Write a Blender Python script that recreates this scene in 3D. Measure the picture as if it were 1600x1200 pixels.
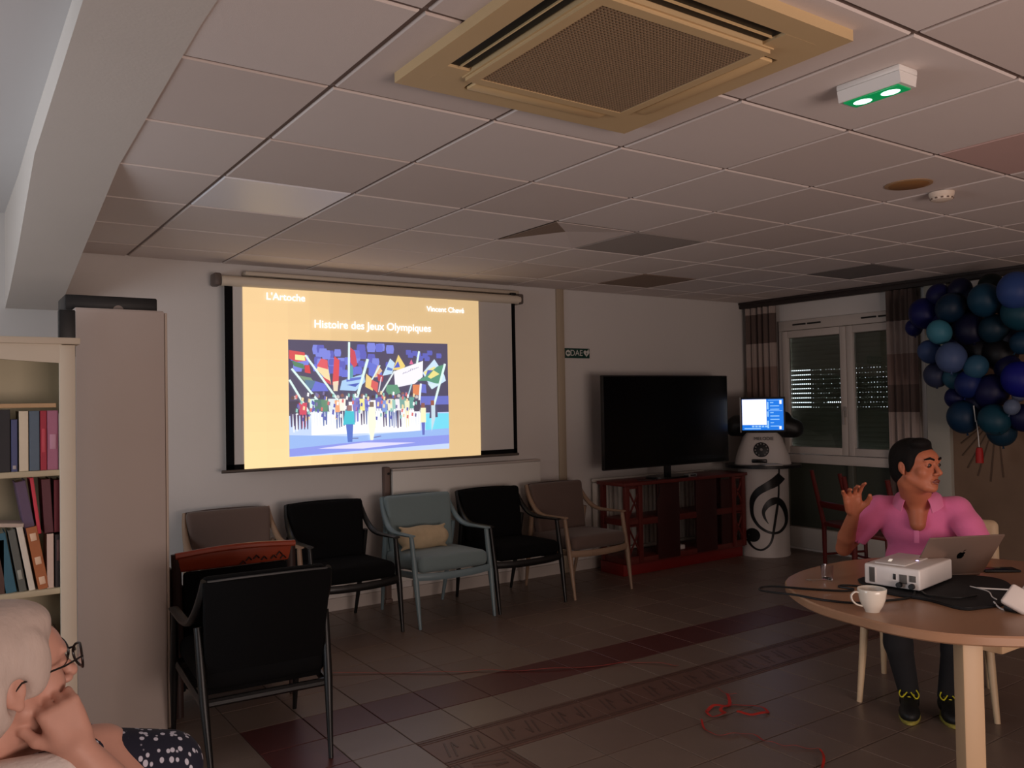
import bpy, bmesh, math, random
import numpy as np
from mathutils import Vector, Matrix, Euler
random.seed(7)
for o in list(bpy.data.objects): bpy.data.objects.remove(o)
S = bpy.context.scene
COL = S.collection
PI = math.pi
# ---------------------------------------------------------------- camera, world, lights, exposure
ZC = 1.512
YAW, PIT, ROL = 0.6014, 0.0211, -0.018
def cam_axes():
    f = Vector((math.sin(YAW)*math.cos(PIT), math.cos(YAW)*math.cos(PIT), math.sin(PIT)))
    r = Vector((math.cos(YAW), -math.sin(YAW), 0)); u = r.cross(f)
    c, s = math.cos(ROL), math.sin(ROL)
    return c*r+s*u, -s*r+c*u, f
R_, U_, F_ = cam_axes()
cd = bpy.data.cameras.new('camera'); cam = bpy.data.objects.new('camera', cd); COL.objects.link(cam)
cd.sensor_width = 36; cd.lens = 36*1309/1600; cd.clip_start = .02
M = Matrix.Identity(4)
for i in range(3):
    M[i][0] = R_[i]; M[i][1] = U_[i]; M[i][2] = -F_[i]; M[i][3] = (0, 0, ZC)[i]
cam.matrix_world = M
S.camera = cam
W = bpy.data.worlds.new('world'); S.world = W; W.use_nodes = True
W.node_tree.nodes['Background'].inputs[0].default_value = (.80, .88, 1, 1)
W.node_tree.nodes['Background'].inputs[1].default_value = 5
S.view_settings.view_transform = 'Standard'; S.view_settings.look = 'None'
S.view_settings.exposure = 0; S.view_settings.gamma = 1; S.view_settings.use_curve_mapping = False
def area(name, loc, aim, sx, sy, power, col):
    l = bpy.data.lights.new(name, 'AREA'); l.shape = 'RECTANGLE'; l.size = sx; l.size_y = sy
    l.energy = power; l.color = col
    o = bpy.data.objects.new(name, l); COL.objects.link(o); o.location = loc
    o.rotation_euler = (Vector(aim)-Vector(loc)).to_track_quat('-Z', 'Y').to_euler()
    return o
# added soft fill behind the camera, low and tilted up to brighten the ceiling
area('back_fill_light', (1.6, -2.5, .85), (2.6, 3.0, 2.2), 2.6, 1.2, 95, (1, .80, .72))
# dusk daylight from the left side room
area('side_room_light', (-2.4, 3.2, 1.5), (.3, 3.8, 2.5), 1.6, 1.2, 45, (.86, .92, 1))
# ---------------------------------------------------------------- materials
def lin(c):
    return tuple(((v/255)/12.92 if v/255 <= .04045 else ((v/255+.055)/1.055)**2.4) for v in c)
MATS = {}
def mat(name, rgb, rough=.6, metal=0, noise=0, scale=20, bump=0, bscale=60, spec=.5, trans=0, emit=0, coat=0, ecol=None, sheen=0, alpha=1, stretch=None):
    if name in MATS: return MATS[name]
    m = bpy.data.materials.new(name); m.use_nodes = True; nt = m.node_tree; N = nt.nodes; Lk = nt.links
    b = N['Principled BSDF']; c = lin(rgb)+(1,)
    b.inputs['Base Color'].default_value = c; b.inputs['Roughness'].default_value = rough
    b.inputs['Metallic'].default_value = metal; b.inputs['Specular IOR Level'].default_value = spec
    b.inputs['Transmission Weight'].default_value = trans; b.inputs['Coat Weight'].default_value = coat
    b.inputs['Sheen Weight'].default_value = sheen; b.inputs['Alpha'].default_value = alpha
    if emit:
        b.inputs['Emission Color'].default_value = (lin(ecol)+(1,)) if ecol else c
        b.inputs['Emission Strength'].default_value = emit
    if noise or bump:
        tc = N.new('ShaderNodeTexCoord'); mp = N.new('ShaderNodeMapping'); Lk.new(tc.outputs['Object'], mp.inputs[0])
        if stretch: mp.inputs['Scale'].default_value = stretch
    if noise:
        n = N.new('ShaderNodeTexNoise'); n.inputs['Scale'].default_value = scale; n.inputs['Detail'].default_value = 5
        Lk.new(mp.outputs[0], n.inputs['Vector'])
        mx = N.new('ShaderNodeMix'); mx.data_type = 'RGBA'
        mx.inputs[6].default_value = tuple(v*(1-noise) for v in c[:3])+(1,)
        mx.inputs[7].default_value = tuple(min(1, v*(1+noise)) for v in c[:3])+(1,)
        Lk.new(n.outputs[0], mx.inputs[0]); Lk.new(mx.outputs[2], b.inputs['Base Color'])
    if bump:
        n2 = N.new('ShaderNodeTexNoise'); n2.inputs['Scale'].default_value = bscale; n2.inputs['Detail'].default_value = 3
        Lk.new(mp.outputs[0], n2.inputs['Vector'])
        bp = N.new('ShaderNodeBump'); bp.inputs['Strength'].default_value = bump; bp.inputs['Distance'].default_value = .004
        Lk.new(n2.outputs[0], bp.inputs['Height']); Lk.new(bp.outputs[0], b.inputs['Normal'])
    MATS[name] = m
    return m
wallm = mat('wall_paint', (214, 208, 203), .85, bump=.15, bscale=160, noise=.03, scale=1.5)
wallbr = mat('wall_brown_paint', (150, 128, 112), .85, bump=.15, bscale=160, noise=.06, scale=2)
ceilm = mat('ceiling_tile_white', (226, 214, 208), .92, noise=.03, scale=2, bump=.12, bscale=300)
ceilm2 = mat('ceiling_tile_aged', (217, 203, 196), .92, noise=.03, scale=2, bump=.12, bscale=300)
ceilpink = mat('ceiling_tile_pinkish', (206, 172, 164), .92, noise=.03, scale=2, bump=.12, bscale=300)
ceildark = mat('ceiling_grille_grey', (134, 126, 122), .8, noise=.05, scale=60)
ceilbr = mat('ceiling_tile_brown', (150, 128, 112), .9, noise=.05, scale=5)
gridm = mat('ceiling_grid_metal', (118, 100, 92), .6)
plaster = mat('beam_plaster', (216, 208, 200), .9, noise=.03, scale=3, bump=.1, bscale=100)
white = mat('white_plastic', (235, 232, 228), .4)
pvc = mat('white_pvc', (198, 188, 180), .45)
black = mat('black_fabric', (16, 16, 17), .95, noise=.3, scale=300, spec=.1)
blackp = mat('black_plastic', (12, 12, 13), .5)
blackg = mat('black_glass', (5, 5, 6), .25, spec=.3)
blackw = mat('black_lacquered_wood', (10, 10, 10), .42)
# ---------------------------------------------------------------- mesh helpers
class MB:
    def __init__(s): s.v = []; s.f = []; s.m = []
    def add(s, vs, fs, mi=0):
        n = len(s.v); s.v += [tuple(v) for v in vs]
        s.f += [tuple(i+n for i in f) for f in fs]; s.m += [mi]*len(fs); return s
    def box(s, c, d, rot=None, mi=0):
        x, y, z = d[0]/2, d[1]/2, d[2]/2
        vs = [Vector(p) for p in ((-x,-y,-z),(x,-y,-z),(x,y,-z),(-x,y,-z),(-x,-y,z),(x,-y,z),(x,y,z),(-x,y,z))]
        if rot: 
            q = Euler(rot).to_matrix(); vs = [q@v for v in vs]
        vs = [v+Vector(c) for v in vs]
        return s.add(vs, [(3,2,1,0),(4,5,6,7),(0,1,5,4),(1,2,6,5),(2,3,7,6),(3,0,4,7)], mi)
    def bb(s, x0, x1, y0, y1, z0, z1, mi=0):
        return s.box(((x0+x1)/2,(y0+y1)/2,(z0+z1)/2), (x1-x0,y1-y0,z1-z0), None, mi)
    def tube(s, pts, rads, n=10, cap=True, mi=0, ell=None, up=None):
        """swept section along pts; rads scalar/list; ell=(a,b) multiplies side/up extent"""
        P = [Vector(p) for p in pts]
        if not isinstance(rads, (list, tuple)): rads = [rads]*len(P)
        if ell is None: ell = (1, 1)
        if isinstance(ell, tuple): ell = [ell]*len(P)
        vs = []; prev = None
        for i, p in enumerate(P):
            t = (P[min(i+1, len(P)-1)]-P[max(i-1, 0)]).normalized()
            if prev is None:
                u = Vector(up) if up else (Vector((0,0,1)) if abs(t.z) < .9 else Vector((1,0,0)))
            else: u = prev
            a = t.cross(u).normalized(); u = a.cross(t).normalized(); prev = u
            for k in range(n):
                w = 2*PI*(k+.5)/n
                vs.append(p+a*(math.cos(w)*rads[i]*ell[i][0])+u*(math.sin(w)*rads[i]*ell[i][1]))
        fs = []
        for i in range(len(P)-1):
            for k in range(n):
                fs.append((i*n+k, i*n+(k+1)%n, (i+1)*n+(k+1)%n, (i+1)*n+k))
        if cap: fs += [tuple(range(n))[::-1], tuple((len(P)-1)*n+k for k in range(n))]
        return s.add(vs, fs, mi)
    def lathe(s, c, prof, n=24, mi=0, axis=None):
        """prof = [(r,z)...] about +Z at c (or rotated matrix axis)"""
        vs = []
        for r, z in prof:
            for k in range(n):
                w = 2*PI*k/n; v = Vector((r*math.cos(w), r*math.sin(w), z))
                if axis: v = axis@v
                vs.append(v+Vector(c))
        fs = []
        for i in range(len(prof)-1):
            for k in range(n):
                fs.append((i*n+k, i*n+(k+1)%n, (i+1)*n+(k+1)%n, (i+1)*n+k))
        if prof[0][0] > 1e-5: fs.append(tuple(range(n))[::-1])
        if prof[-1][0] > 1e-5: fs.append(tuple((len(prof)-1)*n+k for k in range(n)))
        return s.add(vs, fs, mi)
    def prism(s, poly, z0, z1, mi=0, tf=None):
        n = len(poly)
        vs = [Vector((x, y, z0)) for x, y in poly]+[Vector((x, y, z1)) for x, y in poly]
        if tf: vs = [tf@v for v in vs]
        return s.add(vs, [tuple(range(n))[::-1], tuple(range(n, 2*n))]+[(i, (i+1)%n, n+(i+1)%n, n+i) for i in range(n)], mi)
    def rbox(s, c, d, r=.01, rot=None, seg=2, mi=0, bulge=0):
        bm = bmesh.new(); bmesh.ops.create_cube(bm, size=1)
        for v in bm.verts: v.co = Vector((v.co.x*d[0], v.co.y*d[1], v.co.z*d[2]))
        bmesh.ops.bevel(bm, geom=bm.edges[:]+bm.verts[:], offset=min(r, min(d)*.49), segments=seg, profile=.5, affect='EDGES')
        if bulge:
            bmesh.ops.subdivide_edges(bm, edges=[e for e in bm.edges if e.calc_length() > .12], cuts=4, use_grid_fill=True)
            for v in bm.verts:
                fx = max(0, 1-(2*v.co.x/d[0])**2); fy = max(0, 1-(2*v.co.y/d[1])**2)
                v.co.z += (1 if v.co.z > 0 else -1)*bulge*fx*fy
        q = Euler(rot).to_matrix() if rot else Matrix.Identity(3)
        bm.verts.index_update()
        vs = [q@v.co+Vector(c) for v in bm.verts]; fs = [tuple(v.index for v in f.verts) for f in bm.faces]
        bm.free(); return s.add(vs, fs, mi)
    def ball(s, c, r, n=16, mi=0, q=None):
        if not isinstance(r, (tuple, list)): r = (r, r, r)
        prof = [(max(1e-6, math.sin(PI*i/n)), -math.cos(PI*i/n)) for i in range(n+1)]
        k = len(s.v); s.lathe((0,0,0), prof, n=int(n*1.5), mi=mi)
        for i in range(k, len(s.v)):
            v = Vector((s.v[i][0]*r[0], s.v[i][1]*r[1], s.v[i][2]*r[2]))
            if q: v = q@v
            s.v[i] = tuple(v+Vector(c))
        return s
    def build(s, name, mt, parent=None, smooth=True, ang=40, xf=None):
        me = bpy.data.meshes.new(name); me.from_pydata(s.v, [], s.f)
        for m in (mt if isinstance(mt, (list, tuple)) else [mt]): me.materials.append(m)
        me.polygons.foreach_set('material_index', s.m)
        me.update()
        bm = bmesh.new(); bm.from_mesh(me); bmesh.ops.remove_doubles(bm, verts=bm.verts, dist=1e-5)
        bmesh.ops.recalc_face_normals(bm, faces=bm.faces); bm.to_mesh(me); bm.free()
        if smooth:
            me.polygons.foreach_set('use_smooth', [True]*len(me.polygons))
            me.set_sharp_from_angle(angle=math.radians(ang))
        o = bpy.data.objects.new(name, me); COL.objects.link(o)
        if parent: o.parent = parent
        return o
def tag(o, label=None, cat=None, group=None, kind=None):
    if label: o['label'] = label
    if cat: o['category'] = cat
    if group: o['group'] = group
    if kind: o['kind'] = kind
    return o
def thing(name, loc, rz=0, label=None, cat=None, group=None):
    o = bpy.data.objects.new(name, None); COL.objects.link(o); o.location = loc; o.rotation_euler = (0, 0, rz)
    o.empty_display_size = .1
    return tag(o, label, cat, group)
def struct(o): o['kind'] = 'structure'; return o
def copy_tree(o, parent=None):
    c = o.copy(); COL.objects.link(c); c.parent = parent
    for ch in list(o.children): copy_tree(ch, c)
    return c
def spline(pts, n=8, closed=False):
    P = [Vector(p) for p in pts]; out = []; L = len(P)
    rng = L if closed else L-1
    for i in range(rng):
        if closed: a, b, c, d = P[(i-1)%L], P[i], P[(i+1)%L], P[(i+2)%L]
        else: a, b, c, d = P[max(i-1,0)], P[i], P[i+1], P[min(i+2,L-1)]
        for k in range(n):
            t = k/n
            out.append(.5*((2*b)+(c-a)*t+(2*a-5*b+4*c-d)*t*t+(3*b-a-3*c+d)*t**3))
    if not closed: out.append(P[-1])
    return out
def text(name, body, size, mt, parent, mtx, ext=.001, align='CENTER', sx=1, bold=0):
    cu = bpy.data.curves.new(name, 'FONT'); cu.body = body; cu.size = size; cu.extrude = ext; cu.offset = bold
    cu.align_x = align; cu.align_y = 'CENTER'
    to = bpy.data.objects.new(name, cu); COL.objects.link(to)
    bpy.context.view_layer.update()
    me = bpy.data.meshes.new_from_object(to.evaluated_get(bpy.context.evaluated_depsgraph_get()))
    bpy.data.objects.remove(to)
    me.transform(Matrix.Diagonal((sx, 1, 1, 1))); me.transform(mtx)
    me.materials.clear(); me.materials.append(mt)
    o = bpy.data.objects.new(name, me); COL.objects.link(o); o.parent = parent
    return o
# ---------------------------------------------------------------- signed distance bodies -> one smooth mesh
class SDF:
    def __init__(s, lo, hi, h):
        s.h = h; s.lo = np.array(lo, float); n = np.ceil((np.array(hi)-s.lo)/h).astype(int)+1; s.n = n
        s.D = np.full(n, .05, np.float32)
    def _blk(s, lo, hi, pad):
        a = np.maximum(0, np.floor((lo-pad-s.lo)/s.h).astype(int)); b = np.minimum(s.n, np.ceil((hi+pad-s.lo)/s.h).astype(int)+1)
        if (b <= a).any(): return None, None
        sl = tuple(slice(a[i], b[i]) for i in range(3))
        g = np.meshgrid(*[s.lo[i]+s.h*np.arange(a[i], b[i]) for i in range(3)], indexing='ij')
        return sl, np.stack(g, -1).astype(np.float32)
    def _mix(s, sl, d, k, op):
        D = s.D[sl]
        if op == '+':
            if k <= 0: D[...] = np.minimum(D, d)
            else:
                h = np.clip(.5+.5*(D-d)/k, 0, 1); D[...] = D*(1-h)+d*h-k*h*(1-h)
        elif op == '-':
            kk = max(k, 1e-4); h = np.clip(.5-.5*(D+d)/kk, 0, 1); D[...] = D*(1-h)-d*h+kk*h*(1-h)
    def ell(s, c, r, k=.01, op='+', q=None):
        c = np.array(c, float); r = np.array(r, float) if hasattr(r, '__len__') else np.array([r]*3, float); m = r.max()
        sl, g = s._blk(c-m, c+m, .03+k)
        if sl is None: return s
        p = g-c
        if q is not None: p = p@np.array(q)        # world -> local (columns of q are local axes)
        k0 = np.sqrt(((p/r)**2).sum(-1)); k1 = np.sqrt(((p/r**2)**2).sum(-1))+1e-9
        s._mix(sl, k0*(k0-1)/k1, k, op); return s
    def rc(s, a, b, ra, rb, k=.01, op='+'):
        a = np.array(a, float); b = np.array(b, float); m = max(ra, rb)
        sl, g = s._blk(np.minimum(a, b)-m, np.maximum(a, b)+m, .03+k)
        if sl is None: return s
        ab = b-a; t = np.clip(((g-a)@ab)/(ab@ab+1e-12), 0, 1)
        d = np.sqrt(((g-a-t[..., None]*ab)**2).sum(-1))-(ra+(rb-ra)*t)
        s._mix(sl, d, k, op); return s
    def chain(s, pts, rs, k=.01):
        for i in range(len(pts)-1): s.rc(pts[i], pts[i+1], rs[i], rs[i+1], k)
        return s
    def cut(s, p, n):       # remove the side the normal points to
        g = np.meshgrid(*[s.lo[i]+s.h*np.arange(s.n[i]) for i in range(3)], indexing='ij')
        n = np.array(n, float); n /= np.linalg.norm(n)
        d = sum((g[i]-p[i])*n[i] for i in range(3)); s.D = np.maximum(s.D, d.astype(np.float32)); return s
    def mesh(s, name, mt, parent=None, vcol=None):
        D = s.D; D[0]=D[-1]=.05; D[:,0]=D[:,-1]=.05; D[:,:,0]=D[:,:,-1]=.05
        ins = D < 0; n = D.shape
        cnt = np.zeros((n[0]-1, n[1]-1, n[2]-1), np.uint8); 
        for i in (0,1):
            for j in (0,1):
                for k in (0,1): cnt += ins[i:n[0]-1+i, j:n[1]-1+j, k:n[2]-1+k]
        act = (cnt > 0) & (cnt < 8); idx = np.argwhere(act); ID = np.full(act.shape, -1, np.int64); ID[act] = np.arange(len(idx))
        acc = np.zeros((len(idx), 3)); w = np.zeros(len(idx))
        cs = [(0,0,0),(1,0,0),(0,1,0),(1,1,0),(0,0,1),(1,0,1),(0,1,1),(1,1,1)]
        for a in range(8):
            for b in range(a+1, 8):
                df = np.array(cs[b])-np.array(cs[a])
                if np.abs(df).sum() != 1: continue
                A = idx+cs[a]; B = idx+cs[b]; da = D[A[:,0],A[:,1],A[:,2]]; db = D[B[:,0],B[:,1],B[:,2]]
                cr = (da < 0) != (db < 0); t = np.where(cr, da/(da-db+1e-12), 0)
                acc[cr] += (np.array(cs[a])+t[:, None]*df)[cr]; w[cr] += 1
        V = s.lo+s.h*(idx+acc/w[:, None])
        F = []
        for ax in range(3):
            o1, o2 = (ax+1)%3, (ax+2)%3
            sa = [slice(None)]*3; sb = [slice(None)]*3; sa[ax] = slice(0, -1); sb[ax] = slice(1, None)
            e = np.argwhere(ins[tuple(sa)] != ins[tuple(sb)])
            e = e[(e[:,o1] > 0)&(e[:,o2] > 0)&(e[:,o1] < n[o1]-1)&(e[:,o2] < n[o2]-1)]
            q = []
            for (u, v) in ((0,0),(1,0),(1,1),(0,1)):
                c = e.copy(); c[:,o1] -= u; c[:,o2] -= v; q.append(ID[c[:,0],c[:,1],c[:,2]])
            q = np.stack(q, 1); flip = ins[e[:,0],e[:,1],e[:,2]]; q[~flip] = q[~flip][:, ::-1]; F.append(q)
        F = np.concatenate(F)
        me = bpy.data.meshes.new(name); me.vertices.add(len(V)); me.vertices.foreach_set('co', V.astype(np.float32).ravel())
        me.loops.add(len(F)*4); me.loops.foreach_set('vertex_index', F.astype(np.int32).ravel())
        me.polygons.add(len(F)); me.polygons.foreach_set('loop_start', np.arange(0, len(F)*4, 4, dtype=np.int32))
        try: me.polygons.foreach_set('loop_total', np.full(len(F), 4, np.int32))
        except Exception: pass
        me.update(calc_edges=True); me.validate()
        me.polygons.foreach_set('use_smooth', [True]*len(me.polygons))
        me.materials.append(mt)
        bm = bmesh.new(); bm.from_mesh(me)
        for _ in range(2): bmesh.ops.smooth_vert(bm, verts=bm.verts, factor=.5, use_axis_x=True, use_axis_y=True, use_axis_z=True)
        bmesh.ops.recalc_face_normals(bm, faces=bm.faces)
        bm.to_mesh(me); bm.free()
        o = bpy.data.objects.new(name, me); COL.objects.link(o)
        if parent: o.parent = parent
        return o
# ================================================================ THE ROOM
XW, YS, XL, YB, HC = 7.05, 5.87, -2.9, -3.0, 2.5
tileA = mat('floor_tile_beige', (126, 108, 97), .36, noise=.10, scale=6, bump=.06, bscale=40)
tileB = mat('floor_tile_greige', (121, 102, 92), .36, noise=.10, scale=6, bump=.06, bscale=40)
tileR = mat('floor_tile_wine', (92, 50, 48), .36, noise=.12, scale=6)
tileP = mat('floor_tile_patterned', (108, 78, 68), .42, noise=.15, scale=14)
grout = mat('grout', (70, 56, 50), .9)
fl = struct(MB().bb(XL-.1, XW+.1, YB-.1, YS+.1, -.12, -.004).build('floor', grout, smooth=False))
X0, Y0 = 1.45, 3.06      # joints of the tile grid
def tile_mesh(kind):
    mb = MB(); g = .0025; w = .3
    x0, x1 = g, w-g; b = .0015
    vs = [(x0,x0,-.004),(x1,x0,-.004),(x1,x1,-.004),(x0,x1,-.004),(x0,x0,-b),(x1,x0,-b),(x1,x1,-b),(x0,x1,-b),
          (x0+b,x0+b,0),(x1-b,x0+b,0),(x1-b,x1-b,0),(x0+b,x1-b,0)]
    mb.add(vs, [(0,1,5,4),(1,2,6,5),(2,3,7,6),(3,0,4,7),(4,5,9,8),(5,6,10,9),(6,7,11,10),(7,4,8,11),(8,9,10,11)])
    if kind == 'p':
        def strip(a, b, t=.008):
            a = Vector(a+(0,)); b = Vector(b+(0,)); d = (b-a).normalized(); n = Vector((-d.y, d.x, 0))*t/2
            mb.add([a+n, a-n, b-n, b+n]+[v+Vector((0,0,.0022)) for v in (a+n, a-n, b-n, b+n)], [(4,5,6,7)[::-1],(0,1,5,4),(1,2,6,5),(2,3,7,6),(3,0,4,7)], 1)
        for yy in (.02, .04, .26, .28): strip((.004, yy), (.296, yy))
        strip((.05, .08), (.10, .22)); strip((.08, .07), (.13, .21)); strip((.13, .21), (.13, .15))
        strip((.19, .08), (.24, .22)); strip((.22, .07), (.27, .21)); strip((.19, .08), (.19, .14))
    return mb
tm = {}
relief = mat('floor_tile_relief', (84, 60, 52), .42)
for k, m in (('a', tileA), ('b', tileB), ('r', tileR), ('p', [tileP, relief])):
    o = tile_mesh(k).build('floor_tile', m, smooth=False); tm[k] = o.data; bpy.data.objects.remove(o)
i0, i1, j0, j1 = -1, 18, -4, 8
for i in range(i0, i1+1):
    for j in range(j0, j1+1):
        x, y = X0+.3*i, Y0+.3*j
        k = 'a' if random.random() < .55 else 'b'; rot = 0
        if (j == 2 and -1 <= i <= 11) or (i == -1 and j <= 2): k = 'r'
        elif j == 0 and 1 <= i <= 14: k = 'p'
        elif i == 1 and j < 0: k = 'p'; rot = 1
        o = bpy.data.objects.new('floor_tile', tm[k]); COL.objects.link(o); o.parent = fl
        o.location = (x, y, random.uniform(-.0004, .0002))
        if rot: o.rotation_euler = (0, 0, PI/2); o.location.x += .3
mb = MB()
for i in range(-15, 20):
    for j in range(-21, 10):
        if i0 <= i <= i1 and j0 <= j <= j1: continue
        x, y = X0+.3*i, Y0+.3*j
        xa, xb, ya, yb = max(x, XL)+.0025, min(x+.3, XW)-.0025, max(y, YB)+.0025, min(y+.3, YS)-.0025
        if xb-xa < .02 or yb-ya < .02: continue
        mb.bb(xa, xb, ya, yb, -.004, 0)
o = mb.build('floor_tiling', tileA, fl, smooth=False); o['kind'] = 'stuff'
# walls
struct(MB().bb(XL-.2, XW+.2, YS, YS+.15, 0, 2.95).build('wall_front', wallm, smooth=False))
struct(MB().bb(XL-.15, XL, YB, YS, 0, 2.95).build('wall_left', wallm, smooth=False))
struct(MB().bb(XL-.2, XW+.2, YB-.15, YB, 0, 2.95).build('wall_back', wallm, smooth=False))
WY0, WY1, WZ0, WZ1 = 3.93, 5.45, .93, 2.27
mb = MB(); mb.bb(XW, XW+.15, YB, WY0, 0, 2.95); mb.bb(XW, XW+.15, WY1, YS, 0, 2.95); mb.bb(XW, XW+.15, WY0, WY1, WZ1, 2.95); mb.bb(XW, XW+.15, WY0, WY1, 0, .06)
struct(mb.build('wall_right', wallm, smooth=False))
struct(MB().bb(XW-.02, XW-.001, 5.47, YS, 0, .1).bb(XW-.02, XW-.001, 1, WY0, 0, .1).build('baseboard_right', pvc, smooth=False))
mb = MB(); mb.bb(.7, XW, YS-.018, YS-.001, 0, .09)
struct(mb.build('baseboard_front', pvc, smooth=False))
struct(MB().rbox((4.548, YS-.011, 1.25), (.080, .02, 2.5), .004).build('trim_1', mat('casing_beige', (176, 160, 138), .7)))
# ceiling: substructure, tee grid, tiles
cl = struct(MB().bb(.45, XW+.1, YB, YS, 2.53, 2.6).build('ceiling', plaster, smooth=False))
GX, GY = 1.015, 2.442
tb = .012
for i in range(0, 11):
    x = GX+.6*i
    if x < XW-.02: MB().bb(x-tb, x+tb, YB, YS, 2.508, 2.53).build('ceiling_runner', gridm, cl, smooth=False)
for j in range(-9, 6):
    y = GY+.6*j
    MB().bb(.45, XW, y-tb, y+tb, 2.507, 2.529).build('ceiling_runner', gridm, cl, smooth=False)
def ctile(x0, x1, y0, y1, mt, tilt=0):
    g = .0085; b = .004; z1 = 2.512; z0 = 2.5
    a0, a1, c0, c1 = x0+g, x1-g, y0+g, y1-g
    vs = [(a0,c0,z1),(a1,c0,z1),(a1,c1,z1),(a0,c1,z1),(a0,c0,z0+b),(a1,c0,z0+b),(a1,c1,z0+b),(a0,c1,z0+b),
          (a0+b,c0+b,z0),(a1-b,c0+b,z0),(a1-b,c1-b,z0),(a0+b,c1-b,z0)]
    return MB().add(vs, [(0,4,5,1),(1,5,6,2),(2,6,7,3),(3,7,4,0),(4,8,9,5),(5,9,10,6),(6,10,11,7),(7,11,8,4),(8,11,10,9),(0,1,2,3)]).build('ceiling_tile', mt, cl, smooth=False)
special = {(0,2): 'panel', (3,2): 'diff', (4,2): 'grey', (8,2): 'dark', (4,-2): 'pink', (6,4): 'br'}  # panel: plain tile whitened to stand for stray light
for i in range(-1, 11):
    for j in range(-5, 6):
        x0, x1 = max(.45, GX+.6*i), min(XW, GX+.6*i+.6); y0, y1 = GY+.6*j, min(YS, GY+.6*j+.6)
        if x1-x0 < .03: continue
        # j index counts from the node row Y=GY: row j spans nodes j..j+1
        k = special.get((i, j))
        if k == 'diff': continue
        mt = {'panel': mat('ceiling_tile_brightened', (248, 246, 250), .4), 'dark': ceildark, 'grey': mat('ceiling_grille_pale', (166, 156, 150), .85), 'pink': ceilpink, 'br': ceilbr}.get(k) or (ceilm if random.random() < .6 else ceilm2)
        if k == 'panel': mt = mat('ceiling_tile_brightened', (248, 246, 250), .4)
        t = ctile(x0, x1, y0, y1, mt)
        if k == 'panel': t['label'] = 'ceiling tile painted whiter for the stray light on it'
        if k in ('dark', 'grey'): t['label'] = 'dark grey return air grille'
        if k == 'br': t['label'] = 'brownish ceiling tile'  # browner than the tiles around it
mb = MB(); 
for j in range(-9, -5):
    for i in range(-1, 11):
        x0, x1 = max(.45, GX+.6*i)+.008, min(XW, GX+.6*i+.6)-.008
        if x1-x0 > .03: mb.bb(x0, x1, GY+.6*j+.008, GY+.6*j+.592, 2.5, 2.512)
mb.build('ceiling_tiling', ceilm, cl, smooth=False)['kind'] = 'stuff'
# pyramid diffuser in its cell, facet colours hold its light and shade
dx, dy = GX+1.8, GY+1.2
df = thing('air_diffuser', (dx+.3, dy+.3, 2.5), 0, 'pyramid shaped ceiling air diffuser set among the tiles above the screen', 'vent')
a = .288
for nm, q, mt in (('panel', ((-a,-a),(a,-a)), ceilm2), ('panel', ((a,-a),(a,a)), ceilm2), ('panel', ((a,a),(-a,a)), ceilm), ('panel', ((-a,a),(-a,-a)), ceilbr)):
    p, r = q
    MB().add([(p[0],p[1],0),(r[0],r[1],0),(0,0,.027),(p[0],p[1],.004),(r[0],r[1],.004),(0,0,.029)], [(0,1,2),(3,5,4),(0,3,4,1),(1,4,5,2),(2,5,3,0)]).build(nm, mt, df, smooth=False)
# upper ceiling on the left and the haunched beam
struct(MB().add([(XL,YB,2.40),(.37,YB,2.40),(.37,YS,2.705),(XL,YS,2.705),(XL,YB,2.9),(.37,YB,2.9),(.37,YS,2.9),(XL,YS,2.9)], [(0,1,2,3),(7,6,5,4),(0,4,5,1),(1,5,6,2),(2,6,7,3),(3,7,4,0)]).build('ceiling_left', mat('left_ceiling_paint', (214, 212, 212), .9), smooth=False))
mb = MB()
prof = [(-3.0, .27, .555, 2.497), (1.28, .283, .557, 2.497), (2.22, .292, .563, 2.497), (3.66, .310, .607, 2.494), (4.725, .330, .614, 2.318), (5.398, .335, .614, 2.192), (5.87, .338, .614, 2.129)]
vs = []
for y, xa, xb, z in prof:
    vs += [(xa, y, z), (xb, y, z), (xb, y, 2.86), (xa, y, 2.86)]
fs = []
for i in range(len(prof)-1):
    for k in range(4): fs.append((i*4+k, i*4+(k+1)%4, (i+1)*4+(k+1)%4, (i+1)*4+k))
fs += [(3,2,1,0), tuple(len(prof)*4-4+k for k in range(4))]
mb.add(vs, fs); struct(mb.build('trim_2', plaster, ang=30))['label'] = 'haunched plaster beam'
t = thing('ceiling_fitting', (.10, 2.20, 2.572), 0, 'brown fitting on the upper left ceiling at the picture edge', 'ceiling fitting')
MB().rbox((0,0,-.02), (.3,.1,.035), .006).build('housing', mat('brown_fitting', (92, 62, 48), .6), t); MB().rbox((0,0,-.04), (.24,.06,.01), .004).build('lens', mat('fitting_lens', (150,120,100), .4), t)
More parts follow.
